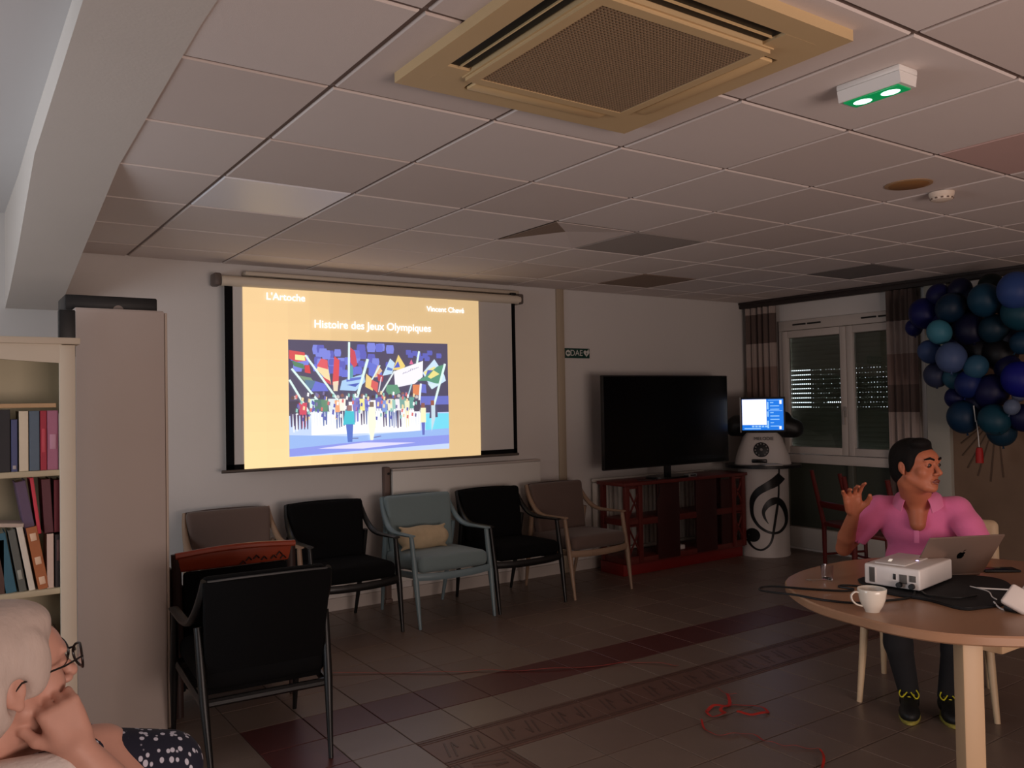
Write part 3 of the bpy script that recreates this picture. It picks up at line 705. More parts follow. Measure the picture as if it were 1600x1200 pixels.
for ch in cf.children:
    if ch.name.startswith('piping'): ch.data = ch.data.copy(); ch.data.materials[0] = greyp  # grey colour stands in for the highlight along the top edge
    if ch.name.startswith('armrest'): pass
# cream pillow
pm = mat('cream_pillow', (190, 170, 138), .95, noise=.35, scale=9)
p = SDF((-.22,-.07,-.11), (.22,.07,.11), .006); p.rc((-.14,0,0), (.14,0,0), .055, .055, .02)
p.ell((0,0,0), (.20,.055,.085), .03)
for sx in (-1,1):
    for sz in (-1,1): p.rc((0,0,0), (sx*.185,0,sz*.08), .04, .008, .02)
o = p.mesh('throw_pillow', pm); o.location = (2.90, 5.395, .545); o.rotation_euler = (-.2, 0.02, 0)
tag(o, 'cream patterned lumbar pillow lying on the teal armchair', 'pillow')
# chair with carved red wooden top rail, half hidden behind the foreground armchair
rw = mat('red_brown_wood', (150, 60, 34), .34, noise=.2, scale=9, stretch=(.2,1,1)); rwd = mat('dark_carving', (40, 18, 12), .6)
t = thing('wooden_chair', (1.255, 4.49, 0), 0, 'chair with a carved red brown wooden top rail behind the foreground black armchair', 'chair')
mb = MB(); mb.rbox((0,-.14,.748), (.575,.03,.095), .01, (.14,0,0), 3); mb.tube(spline([(-.30,-.165,.785),(-.1,-.17,.80),(.1,-.17,.80),(.30,-.165,.787)], 4), .016, 8)
mb.build('crest_rail', rw, t)
mb = MB()
for k, (x, z) in enumerate([(.03,.725),(.06,.74),(.10,.745),(.14,.735),(.19,.735),(.22,.75),(.24,.73)]): mb.tube([(x-.015,-.160,z-.018),(x,-.164,z),(x+.014,-.160,z-.016)], .004, 5)
mb.build('carving', rwd, t)
for s in (-1,1):
    MB().tube([(s*.285,-.16,0),(s*.285,-.15,.40),(s*.29,-.135,.79)], [.016,.02,.02], 8, ell=(1,1.2)).build('leg', rwd, t)
    MB().tube([(s*.26,.27,0),(s*.27,.27,.42)], [.014,.02], 8).build('leg', rwd, t)
MB().rbox((0,-.145,.52), (.52,.045,.36), .015, (.05,0,0)).build('backrest', black, t)
MB().rbox((0,.06,.44), (.54,.46,.07), .03, None, 3).build('seat', black, t)
for s in (-1,1): MB().rbox((s*.262,.06,.37), (.03,.40,.52), .01).build('side_panel', black, t)
MB().rbox((0,.07,.25), (.50,.38,.28), .02).build('base', black, t)
# added dark slab filling the black area left of these chairs
o = MB().rbox((.945, 4.52, .36), (.03,.30,.72), .02, None, 2).build('dark_filler', mat('dark_brown_filler', (34, 22, 18), .6)); tag(o, 'added dark brown board standing between the tall cabinet and the chairs', 'filler')
# ================================================================ TV AND CONSOLE
tv = thing('television', (5.49, 5.50, .80), 0, 'large black flat television standing switched off on the red console', 'television')
MB().rbox((0,.0,.515), (1.575,.035,.82), .006).build('casing', blackp, tv)
MB().bb(-.775, .775, -.0195, -.017, .118, .912).build('screen', blackg, tv, smooth=False)
MB().rbox((.0,.03,.40), (.9,.06,.5), .02).build('back_cover', blackp, tv)
MB().rbox((-.02,.0,.075), (.07,.03,.12), .006).build('neck', blackp, tv)
pr = [(.26*math.cos(w), .14*math.sin(w)) for w in [2*PI*k/28 for k in range(28)]]
MB().prism(pr, .0, .016).build('foot', blackg, tv)
rr = mat('red_lacquered_wood', (104, 38, 32), .45, noise=.25, scale=10, stretch=(1,1,.2)); rd = mat('dark_red_panel', (58, 20, 18), .5, noise=.2, scale=6)
cs = thing('console', (5.585, 5.52, 0), 0, 'red wooden open console with lattice ends under the television', 'console')
MB().rbox((0,0,.785), (1.58,.36,.03), .006).build('top', rr, cs)
MB().rbox((0,0,.455), (1.50,.32,.055), .004).build('shelf', rr, cs)
MB().rbox((0,0,.125), (1.50,.32,.05), .004).build('shelf', rr, cs)
MB().rbox((0,.03,.05), (1.52,.30,.10), .004).build('plinth', mat('red_plinth', (126, 22, 18), .5), cs)
for x in (-.74,-.59,.605,.74): MB().rbox((x,-.15,.44), (.045,.04,.66), .003).build('post', rr, cs)
for x in (-.74,.74): MB().rbox((x,.15,.44), (.045,.04,.66), .003).build('post', rr, cs)
for x0, w in ((-.25,.27),(.235,.27)): MB().rbox((x0,-.15,.44), (w,.025,.66), .003).build('door_panel', rd, cs)
for x in (-.65, .67):
    for z0, z1 in ((.16,.425),(.49,.75)):
        la = MB(); a = .075
        for s in (-1,1): la.tube([(x-s*a,-.15,z0),(x+s*a,-.15,z1)], .009, 6)
        la.rbox((x,-.15,z1+.005), (.17,.02,.02), .002).rbox((x,-.15,z0-.005), (.17,.02,.02), .002); la.build('lattice', rr, cs)
MB().rbox((.52,-.148,.44), (.16,.02,.62), .003).build('door_panel', rd, cs)
# ribbed white radiator behind the console
t = thing('radiator', (5.55, 5.80, .15), 0, 'white ribbed wall radiator seen through the open red console', 'radiator')
mb = MB()
for k in range(26): mb.rbox((-.68+k*.054,0,.32), (.042,.06,.60), .012)
mb.build('ribs', MATS['radiator_white'], t); MB().rbox((0,.0,.64), (1.42,.05,.03), .01).build('manifold', MATS['radiator_white'], t); MB().rbox((0,0,.0), (1.42,.05,.03), .01).build('manifold', MATS['radiator_white'], t)
t = thing('power_strip', (5.52, 5.44, .151), 0, 'white power strip with a black plug on the lower shelf of the red console', 'power strip')
MB().rbox((0,0,.02), (.13,.06,.04), .008).build('housing', white, t); MB().lathe((0,0,.04), [(.018,0),(.018,.02),(.008,.03),(.006,.05)], 12).build('plug', blackp, t)
t = thing('remote_box', (5.66, 5.40, .80), 0, 'small silvery box on the console in front of the television foot', 'box')
MB().rbox((0,0,.016), (.10,.07,.03), .006).build('casing', mat('silver_box', (170,168,166), .3, metal=.6), t); MB().rbox((0,-.034,.016), (.07,.006,.012), .002).build('display', blackg, t)
o = MB().tube(spline([(5.05,5.45,.806),(5.15,5.38,.804),(5.2,5.36,.804),(5.22,5.352,.7),(5.17,5.348,.62)], 5), .004, 6).build('tv_cable', blackp); tag(o, 'thin dark cable hanging over the front edge of the red console', 'cable')
# ================================================================ MUSIC KIOSK
KX, KY, KR = 6.60, 5.345, .235
ang = math.atan2(-KY, -KX)          # towards the room
kk = thing('music_kiosk', (KX, KY, 0), ang, 'white cylindrical music kiosk with black treble clef and lit screen in the corner', 'music kiosk')
kw = mat('kiosk_white', (206, 198, 192), .5, noise=.04, scale=3)
MB().lathe((0,0,0), [(KR+.004,0),(KR+.004,.02),(KR,.03),(KR,.84)], 48).build('column', kw, kk)
tp = [(.33*math.cos(w)+(.0), .36*math.sin(w)) for w in [2*PI*k/36 for k in range(36)]]
MB().prism(tp, .84, .868).build('tray', blackw, kk)
# upper body: tapering block with rounded corners
mb = MB(); rings = []
for z, hx, hy in ((.868,.20,.265),(.94,.19,.25),(1.04,.165,.215),(1.13,.14,.18),(1.17,.12,.16)):
    ring = []
    for k in range(32):
        w = 2*PI*k/32; c_, s_ = math.cos(w), math.sin(w)
        ring.append((hx*abs(c_)**.6*(1 if c_ > 0 else -1)-.03, hy*abs(s_)**.6*(1 if s_ > 0 else -1), z))
    rings.append(ring)
vs = [v for r in rings for v in r]; fs = [(i*32+k, i*32+(k+1)%32, (i+1)*32+(k+1)%32, (i+1)*32+k) for i in range(4) for k in range(32)]+[tuple(range(32))[::-1], tuple(range(128,160))]
mb.add(vs, fs).build('upper_body', kw, kk)
# local +X faces the room; local Y is sideways (+Y = camera left is -?)
def sgn(y, z, x): return (x, y, z)
dq = Euler((0, PI/2-.17, 0)).to_matrix()
def facex(z): return .17-.27*(z-.868)*.62
MB().lathe((facex(1.01)-.003,-.01,1.01), [(.001,.010),(.060,.010),(.072,.004),(.072,0)], 32, axis=dq).build('dial', blackp, kk)
mb = MB()
for k in range(11):
    w = 2*PI*k/12+.6; mb.ball(Vector((facex(1.01)-.003,-.01,1.01))+dq@Vector((.056*math.cos(w), .056*math.sin(w), .010)), .0075, 6)
mb.ball(Vector((facex(1.01)-.003,-.01,1.01))+dq@Vector((0,0,.012)), .014, 8).build('dial_dots', mat('dial_grey', (150,146,142), .4), kk)
MB().rbox((.160,-.03,.905), (.05,.14,.035), .008).build('card_slot', blackg, kk)
text('lettering', 'MELODIE', .044, blackp, kk, Matrix.Translation((facex(1.115)+.004, .015, 1.115)) @ Euler((PI/2-.17, 0, PI/2)).to_matrix().to_4x4() , .001)
# monitor with a dark hood behind
mo = bpy.data.objects.new('monitor', None); COL.objects.link(mo); mo.parent = kk; mo.location = (.11, .01, 1.345)
MB().rbox((0,0,0), (.03,.415,.335), .006).build('bezel', blackp, mo)
MB().rbox((.004,-.205,0), (.034,.014,.34), .004).build('light_edge', mat('bezel_grey', (150,150,150), .4), mo)
scm = mat('screen_white', (250,252,255), .3, emit=1.0); scb = mat('screen_blue', (20,120,230), .3, emit=.9); scl = mat('screen_light_blue', (150,205,250), .3, emit=.9)
q = MB()
def spn(y0, y1, z0, z1, mi, lay): q.add([(.0152+lay*.0004,y0,z0),(.0152+lay*.0004,y1,z0),(.0152+lay*.0004,y1,z1),(.0152+lay*.0004,y0,z1)], [(0,1,2,3)], mi)
spn(-.190,.190,-.148,.148, 1, 0); spn(-.188,.035,-.098,.146, 0, 1)
for k in range(5): spn(-.10+.03*k,-.078+.03*k,-.12,-.104, 2, 1)
for k in range(8): spn(.07, .10+.06*abs(math.sin(k*2.1)), .11-.032*k, .118-.032*k, 2, 1)
for a, b in ((.05,.12),(-.02,.03),(-.13,-.06)): spn(.042,.055,a,b, 2, 1)
spn(.05,.18,.135,.139, 2, 1); spn(.05,.18,.035,.038, 2, 1); spn(-.17,-.02,-.138,-.128, 2, 1); spn(.15,.17,-.14,-.11,0,1); spn(.155,.175,.10,.135,0,1)
q.build('display', [scm, scb, scl], mo, smooth=False)
hd = SDF((-.26,-.40,1.10), (.14,.40,1.42), .009)
hd.ell((-.02,0,1.245), (.12,.36,.095), .02); hd.rc((-.02,-.27,1.21), (-.02,.30,1.20), .075, .085, .04); hd.rc((-.02,-.24,1.28), (-.02,.22,1.32), .06, .05, .04)
hd.mesh('hood', blackp, kk)
# treble clef as a raised ribbon wrapped on the column
clef = mat('clef_black', (10,10,11), .4)
def on_cyl(x, y, o=.003):
    d = 8.15; u = ((x-470)/7.5)*d/1309; z = ((1055-y)/7.5)*d/1309*.985+.0
    a = math.asin(max(-.98, min(.98, u/KR)))
    return Vector(((KR+o)*math.cos(a), (KR+o)*math.sin(a), z))
def ribbon(pts, wd, mb):
    c = spline([(x, y, w) for (x, y), w in zip(pts, wd)], 6); vs = []
    for i, p in enumerate(c):
        a = c[max(i-1,0)]; b = c[min(i+1,len(c)-1)]; dx_, dy_ = b.x-a.x, b.y-a.y; L = math.hypot(dx_, dy_) or 1
        nx, ny = -dy_/L*p.z/2, dx_/L*p.z/2
        for s in (-1, 0, 1): vs.append(on_cyl(p.x+nx*s, p.y+ny*s))
        for s in (-1, 0, 1): vs.append(on_cyl(p.x+nx*s, p.y+ny*s, -.004))
    fs = []
    for i in range(len(c)-1):
        a = 6*i; b = a+6
        fs += [(a,a+1,b+1,b),(a+1,a+2,b+2,b+1),(a,b,b+3,a+3),(a+2,a+5,b+5,b+2)]
    mb.add(vs, fs)
mb = MB()
ribbon([(672,120),(600,185),(500,240),(410,300),(355,380),(338,480),(350,590),(410,690),(500,752),(590,772),(660,742),(710,660),(708,550),(672,450),(620,402),(560,412),(500,460),(466,530),(480,600),(515,662)],
       [104,110,90,80,64,42,36,32,30,28,30,32,44,60,76,80,60,38,26,8], mb)
ribbon([(648,0),(640,150),(632,350),(612,500),(590,630),(568,760),(550,850),(510,920),(440,965),(370,955),(315,910),(288,850)], [14,16,18,26,26,26,24,24,22,22,26,40], mb)
vs = [on_cyl(345, 800, .0035)]+[on_cyl(345+80*math.cos(w), 800+80*math.sin(w), .0035) for w in [2*PI*k/24 for k in range(24)]]
mb.add(vs, [(0, 1+k, 1+(k+1)%24) for k in range(24)])
mb.build('treble_clef', clef, kk)
o = MB().rbox((KX-.15, KY-.225, .877), (.17,.12,.014), .003, (0,0,-.5)).build('booklet', mat('paper_grey', (190,186,182), .7)); tag(o, 'pale booklet lying on the black tray of the music kiosk', 'booklet')
# red wooden chairs by the window
def red_chair(loc, rz, label, lean=-.25):
    t = thing('wooden_chair', loc, rz, label, 'chair', 'dark red wooden chairs by the window')
    m = mat('dark_red_chair_wood', (92, 26, 22), .4)
    for s in (-1, 1):
        MB().tube([(s*.19,.20,0),(s*.19,.20,.45),(s*.185,.31,.90)], [.014,.019,.015], 8, ell=(1,1.3)).build('leg', m, t)
        MB().tube([(s*.19,-.20,0),(s*.19,-.19,.44)], [.013,.018], 8).build('leg', m, t)
    MB().rbox((0,0,.455), (.42,.43,.035), .012).build('seat', m, t)
    for z, y in ((.62,.24),): MB().rbox((0,y,z), (.36,.018,.055), .006, (-.22,0,0)).build('back_slat', m, t)
    for s in (-1,1): MB().tube([(s*.19,-.19,.2),(s*.19,.20,.2)], .010, 6).build('stretcher', m, t)
    MB().tube([(-.19,0,.2),(.19,0,.2)], .010, 6).build('stretcher', m, t)
    return t
r1 = red_chair((6.20, 4.06, 0), 1.22, 'dark red wooden chair facing away by the window, left of the raised hand')
r2 = copy_tree(r1); r2.location = (5.95, 3.62, 0); r2.rotation_euler = (0, 0, 1.5); r2['label'] = 'dark red wooden chair directly behind the man, mostly hidden by him'
# ================================================================ LEFT: CABINET, BOX, BOOKCASE, BOOKS
cbm = mat('cabinet_melamine', (188, 174, 166), .6, noise=.04, scale=3)
cb_ = thing('tall_cabinet', (0.712, 4.42, 0), 0, 'tall plain beige cabinet between the bookcase and the armchairs', 'cabinet')
MB().rbox((-.012, .0, .99), (.375, .42, 1.965), .004).build('carcass', cbm, cb_)
MB().rbox((-.012, -.216, .985), (.375, .014, 1.96), .002).build('back_panel', cbm, cb_)
MB().rbox((.184, -.0, .985), (.012, .44, 1.955), .003).build('side_strip', mat('cabinet_edge', (196, 178, 162), .6), cb_)
bx = thing('storage_box', (.665, 4.46, 1.973), 0, 'long black storage box with a round cut-out standing on top of the tall cabinet', 'box')
MB().rbox((.02, .0, .036), (.40, .26, .072), .008).build('body', blackp, bx)
MB().lathe((.045, -.1305, .006), [(.001,.0),(.024,.0),(.024,.002),(.001,.002)], 20, axis=Euler((PI/2,0,0)).to_matrix()).build('cut_out', mat('cutout_grey', (150,136,128), .8), bx)
o = MB().rbox((.470, 4.14, 1.845), (.065, .05, .21), .006).bb(.44,.5,4.117,4.163,0,1.745).build('black_panel', blackp); tag(o, 'narrow black panel standing between the bookcase and the tall cabinet', 'panel')
bkm = mat('bookcase_cream', (204, 190, 170), .6, noise=.05, scale=4); bki = mat('bookcase_inside', (196, 184, 156), .7, noise=.05, scale=4)
BX0, BX1, BY, BD = -.62, .446, 3.60, .30
bk = thing('bookcase', ((BX0+BX1)/2, BY+BD/2, 0), 0, 'cream painted bookcase with a curved pelmet full of books at the left edge', 'bookcase')
cx, cy = (BX0+BX1)/2, BY+BD/2
def bp(name, x0, x1, y0, y1, z0, z1, m=bkm, r=.003): return MB().rbox(((x0+x1)/2-cx, (y0+y1)/2-cy, (z0+z1)/2), (x1-x0, y1-y0, z1-z0), r).build(name, m, bk)
for x0, x1 in ((BX0,BX0+.022),(BX1-.03,BX1-.008)): bp('side_panel', x0, x1, BY+.02, BY+BD, 0, 1.76)
bp('back_panel', BX0, BX1-.008, BY+BD-.01, BY+BD, .05, 1.76, bki)
bp('top', BX0-.015, BX1+.008, BY-.012, BY+BD, 1.762, 1.787)
for x0, x1 in ((BX0,BX0+.055),(BX1-.063,BX1-.008)): bp('stile', x0, x1, BY, BY+.02, 0, 1.76)
for z in (1.262, .815, .40, .06): bp('shelf', BX0+.022, BX1-.03, BY+.012, BY+BD-.01, z, z+.022, bki)
# pelmet with an ogee lower edge
pts = [(BX0+.05, 1.762), (BX1-.055, 1.762)]
low = []
for k in range(25):
    u = k/24; x = BX1-.055+(BX0+.05-(BX1-.055))*u; w = abs(2*u-1); low.append((x, 1.735-.045*(w**1.5)-.012*math.sin(w*PI)))
MB().prism([(x-cx, z) for x, z in pts+low], 0, .018, tf=Matrix(((1,0,0,0),(0,0,-1,BY+.0185-cy),(0,1,0,0),(0,0,0,1)))).build('pelmet', bkm, bk, smooth=False)
# books: (left x, width, height, shelf z, depth offset, tilt, colour, label)
def book(x, w, h, z, tilt, rgb, label, yo=.03, dep=.17, marks=None, grp='books on the bookcase', zup=0):
    t = thing('book', (x, BY+yo, z+zup), 0, label, 'book', grp); t.rotation_euler = (0, tilt, 0)
    nm = 'book_%d_%d_%d' % rgb
    m = mat(nm, rgb, .6, noise=.08, scale=30)
    c = MB(); c.bb(-w/2, -w/2+.003, 0, dep, 0, h).bb(w/2-.003, w/2, 0, dep, 0, h).rbox((0, .002, h/2), (w, .006, h), .002)
    c.build('cover', m, t, smooth=False)
    MB().bb(-w/2+.003, w/2-.003, .005, dep-.004, .003, h-.004).build('pages', mat('book_pages', (222, 212, 190), .9), t, smooth=False)
    for (a, b, mc) in (marks or []): MB().rbox((0, -.0015, h*(a+b)/2), (w*.55, .003, h*(b-a)), .001).build('spine_mark', mat('mark_%d_%d_%d' % mc, mc, .6), t)
    return t
S1 = 1.284
row = [(.045,.022,.235,(30,28,34),'black'),(.069,.022,.24,(44,36,40),'dark brown'),(.1,.035,.22,(34,34,40),'second')]
book(.205, .036, .232, S1, 0, (26,24,30), 'thick black book at the left edge of the upper shelf')
book(.236, .020, .195, S1, 0, (72,78,120), 'short blue grey book on the upper shelf beside the black book', marks=[(.05,.12,(170,160,160))])
book(.2665, .030, .226, S1, 0, (216,202,178), 'cream book on the upper shelf, third from the picture edge')
book(.3015, .033, .226, S1, 0, (84,100,116), 'slate blue book in the middle of the upper shelf')
book(.3315, .021, .226, S1, 0, (164,34,56), 'bright red book on the upper shelf between the slate and the pink book', marks=[(.3,.7,(196,70,84))])
book(.3625, .037, .226, S1, 0, (166,100,126), 'dusty pink book on the upper shelf', marks=[(.35,.6,(190,140,160))])
book(.387, .010, .215, S1, 0, (206,186,176), 'thin pale book squeezed at the right end of the upper shelf')
for k in range(7): book(.165-.043*k, .036, .20+.03*((k*37)%5)/5, S1, 0, [(60,40,50),(120,110,90),(40,60,80),(90,30,30),(180,170,150),(50,70,50),(100,60,80)][k], ['maroon','olive','navy','brick red','pale grey','green','plum'][k]+' book on the upper shelf beyond the picture edge')
t = book(0, .016, .20, 0, 0, (186,150,110), 'tan book lying flat on top of the upright books on the upper shelf', dep=.16); t.location = (.375, BY+.03, S1+.246); t.rotation_euler = (0, -PI/2, 0)
S2 = .837
bd = [(.225,.034,.225,-.16,(44,96,116),'teal blue book leaning on the middle shelf, nearest the picture edge',None),
 (.262,.024,.235,-.16,(90,92,86),'grey green book leaning beside the teal one',[(.2,.35,(160,160,150))]),
 (.292,.020,.245,-.17,(216,206,192),'white book leaning between the grey green and the orange book',None),
 (.330,.036,.240,-.17,(168,96,50),'orange brown book with pale spots on its leaning spine',[(.08,.2,(226,190,160)),(.40,.52,(226,190,160)),(.78,.9,(226,190,160))]),
 (.352,.022,.205,0,(206,180,166),'pale pink upright book right of the orange brown one',None),
 (.379,.022,.200,0,(34,22,26),'black book in the lower row at the right end of the middle shelf',[(.5,.9,(90,60,60))])]
for x, w, h, tl, c, lb, mk in bd: book(x, w, h, S2, tl, c, lb, marks=mk, dep=.14)
for k in range(5): book(.185-.045*k, .036, .2+.02*(k%3), S2, 0, [(80,50,40),(60,80,100),(150,140,120),(110,40,40),(50,50,60)][k], ['umber','steel blue','stone','rust red','charcoal'][k]+' book on the middle shelf beyond the picture edge')
S3 = S2+.209
for x, w, h, tl, c, lb in ((.290,.034,.205,-.17,(92,70,98),'violet book leaning on top of the lower row'),(.318,.012,.215,-.12,(206,52,72),'thin bright red book leaning on top of the lower row'),(.3495,.030,.205,-.05,(88,34,44),'dark wine book standing on the lower row'),(.380,.026,.200,0,(104,18,34),'crimson book standing at the right end on the lower row')):
    book(x, w, h, S3, tl, c, lb, dep=.14, yo=.045, zup=-.002)
t = book(0, .014, .10, 0, 0, (190,170,156), 'small pale book lying flat on the leaning books at the picture edge', dep=.12); t.location = (.265, BY+.03, S2+.245); t.rotation_euler = (0, -PI/2+.1, 0)
for k in range(9): book(.36-.05*k, .04, .24+.02*(k%3), .422, 0, [(90,60,50),(40,60,90),(150,130,90),(70,90,60),(120,40,50),(60,60,70),(170,150,130),(100,80,40),(30,40,50)][k], ['umber','dark blue','ochre','moss green','crimson','slate','sand','bronze','ink black'][k]+' book on the lower shelf hidden behind the woman', grp='books behind the woman')
# ================================================================ TABLE AND WHAT IS ON IT
TZ = .75
wood = mat('table_oak', (176, 134, 104), .32, noise=.18, scale=5, stretch=(.25,1,1)); woodl = mat('table_leg_beech', (200, 168, 132), .5, noise=.08, scale=6, stretch=(1,1,.15))
TO = [(2.613,1.557),(2.613,1.702),(2.650,1.91),(2.745,2.085),(2.885,2.238),(3.05,2.312),(3.24,2.345),(3.50,2.335),(3.78,2.22),(3.99,2.0),(4.06,1.70),(3.98,1.38),(3.74,1.12),(3.40,1.0),(3.06,1.07),(2.80,1.268),(2.66,1.42)]
tc = (3.33, 1.67)
out = [(p.x-tc[0], p.y-tc[1]) for p in spline([(x,y,0) for x,y in TO], 6, closed=True)]
tb_ = thing('round_table', (tc[0], tc[1], 0), 0, 'rounded light brown wooden table carrying the projector and laptop', 'table')
mb = MB(); n = len(out)
lay = [(.988,TZ-.036),(1.0,TZ-.030),(1.0,TZ-.006),(.994,TZ)]
vs = [(x*s, y*s, z) for s, z in lay for x, y in out]
fs = [(i*n+k, i*n+(k+1)%n, (i+1)*n+(k+1)%n, (i+1)*n+k) for i in range(3) for k in range(n)]+[tuple(range(n))[::-1], tuple(3*n+k for k in range(n))]
mb.add(vs, fs).build('tabletop', wood, tb_, ang=30)
MB().rbox((0,.02,TZ-.07), (.9,.62,.06), .01).build('apron', woodl, tb_)
for x, y in ((2.735,1.418),(3.90,1.45),(3.62,1.15)): MB().rbox((x-tc[0], y-tc[1], .357), (.066,.066,.714), .006, (0,0,.95)).build('leg', woodl, tb_)
# soft black sleeve under the projector
bs = mat('sleeve_neoprene', (22,22,26), .85, noise=.2, scale=200)
sp = [(2.99,1.86),(3.00,1.70),(2.965,1.56),(3.03,1.52),(3.20,1.50),(3.47,1.62),(3.56,1.74),(3.48,1.86),(3.30,2.0),(3.12,2.06)]
o = thing('laptop_sleeve', (3.2,1.75,TZ), 0, 'flat black fabric laptop sleeve lying under the projector', 'sleeve')
sp2 = [(p.x-3.2, p.y-1.75) for p in spline([(x,y,0) for x,y in sp], 4, closed=True)]
mb = MB(); n = len(sp2)
vs = [(x*s, y*s, z) for s, z in ((.98,0),(1,.004),(.985,.010)) for x, y in sp2]
mb.add(vs, [(i*n+k, i*n+(k+1)%n, (i+1)*n+(k+1)%n, (i+1)*n+k) for i in range(2) for k in range(n)]+[tuple(range(n))[::-1], tuple(2*n+k for k in range(n))]).build('body', bs, o)
MB().tube([(x*.985, y*.985, .0105) for x, y in sp2[2:16]], .0018, 5).build('zip', blackp, o)
# projector
pw = mat('projector_white', (232, 226, 222), .35)
A, B, Cc = Vector((3.030,1.955,0)), Vector((3.056,1.756,0)), Vector((3.362,1.798,0))
ax = (Cc-B).normalized(); ay = Vector((-ax.y, ax.x, 0)); rz = math.atan2(ax.y, ax.x); Lx = .315; Ly = .215
pc_ = B+ax*Lx/2+ay*Ly/2
pj = thing('projector', (pc_.x, pc_.y, TZ+.0105), rz, 'white projector standing on the black sleeve on the table', 'projector')
MB().rbox((0,0,.048), (Lx,Ly,.080), .008, None, 3).build('housing', pw, pj)
MB().rbox((-.01,.02,.0895), (.23,.12,.006), .003).build('top_cover', pw, pj)
dk = mat('socket_grey', (96, 92, 88), .6)
for (y, z, w, h, m) in ((.075,.047,.022,.058,dk),(.062+.0,.047,.004,.058,pw),(-.012,.05,.010,.022,blackp),(-.045,.045,.028,.034,dk),(-.080,.050,.024,.024,dk)):
    MB().rbox((-Lx/2-.0005, y, z), (.004, w, h), .001).build('socket', m, pj)
for k in range(9): MB().rbox((-Lx/2-.002, .067+.002*k, .047), (.003, .0009, .050), .0003).build('vent_slat', dk, pj)
for y in (-.035, -.082): MB().lathe((-Lx/2-.012, y, .024), [(.010,-.012),(.011,.004),(.006,.012)], 12, axis=Euler((0,PI/2,0)).to_matrix()).build('plug', blackp, pj)
MB().lathe((-.085,Ly/2+.004,.05), [(.030,-.01),(.032,.010),(.026,.012),(.001,.006)], 24, axis=Euler((-PI/2,0,0)).to_matrix()).build('lens', blackg, pj)
for x in (-.13,.13):
    for y in (-.085,.085): MB().lathe((x,y,0), [(.008,0),(.008,.010)], 10).build('foot', blackp, pj)
MB().rbox((-.06,.045,.0935), (.045,.012,.002), .001, (0,0,.3)).build('pale_strip', mat('projector_pale_glow', (250,240,225), .08, emit=.5), pj)  # pale strip on the top cover with weak emission
MB().ball((.0,-.035,.093), (.007,.005,.0015), 8).build('status_light', mat('violet_led', (200,190,255), .2, emit=2.5, ecol=(190,180,255)), pj)
# laptop
sil = mat('laptop_aluminium', (150, 128, 116), .38, metal=.45)
hl, hr = Vector((3.285,1.940,TZ)), Vector((3.603,1.797,TZ)); hx = (hr-hl).normalized(); hy = Vector((-hx.y, hx.x, 0)); hc = (hl+hr)/2
lt = thing('laptop', (hc.x, hc.y, TZ), math.atan2(hx.y, hx.x), 'silver laptop with its open lid towards the camera in front of the man', 'laptop')
LW = .338
MB().rbox((0,.115,.009), (LW,.225,.013), .006).build('base', sil, lt)
MB().rbox((0,.13,.0158), (LW*.86,.11,.001), .0003).build('keyboard', blackp, lt)
MB().rbox((0,.035+.16,.0158), (.11,.05,.0008), .0003).build('trackpad', dk, lt)
lid = MB().rbox((0,0,.112), (LW,.008,.222), .004, None, 2).build('lid', sil, lt); lid.location = (0,-.004,.014); lid.rotation_euler = (.64,0,0)
MB().rbox((0,.0045,.113), (LW*.95,.001,.20), .0003).build('display', mat('laptop_screen', (190,200,225), .3, emit=.6, ecol=(200,210,240)), lid)
ap = [(0,.016),(.008,.020),(.016,.015),(.0125,.006),(.0165,-.004),(.011,-.017),(.005,-.020),(0,-.018),(-.005,-.020),(-.011,-.017),(-.018,-.002),(-.017,.011),(-.010,.019)]
MB().prism([(x*.95,y*.95) for x,y in ap], 0, .0008, tf=Matrix.Translation((.012,-.0042,.118))@Euler((PI/2,0,0)).to_matrix().to_4x4()).prism([(.001,.022),(.006,.024),(.011,.032),(.005,.030)], 0, .0008, tf=Matrix.Translation((.012,-.0042,.118))@Euler((PI/2,0,0)).to_matrix().to_4x4()).build('emblem', blackg, lid, smooth=False)
# cup
cupm = mat('cup_porcelain', (236, 228, 214), .18, coat=.3)
cu = thing('coffee_cup', (2.716, 1.738, TZ), 0, 'white porcelain cup with its handle to the left near the table edge', 'cup')
MB().lathe((0,0,0), [(.001,.002),(.020,.001),(.024,.0),(.026,.006),(.036,.022),(.044,.044),(.0475,.066),(.049,.080),(.0475,.0815),(.0455,.079),(.042,.050),(.034,.026),(.022,.012),(.001,.010)], 40).build('bowl', cupm, cu, ang=60)
hd_ = Vector((-R_.x, -R_.y, 0)).normalized()
MB().tube(spline([hd_*.044+Vector((0,0,.066)), hd_*.060+Vector((0,0,.070)), hd_*.073+Vector((0,0,.058)), hd_*.070+Vector((0,0,.040)), hd_*.055+Vector((0,0,.026)), hd_*.036+Vector((0,0,.020))], 6), .0042, 8, ell=(1.3,.8)).build('handle', cupm, cu)
MB().lathe((0,0,.058), [(.001,0),(.043,0)], 24).build('coffee', mat('coffee_dregs', (150,130,104), .2), cu)
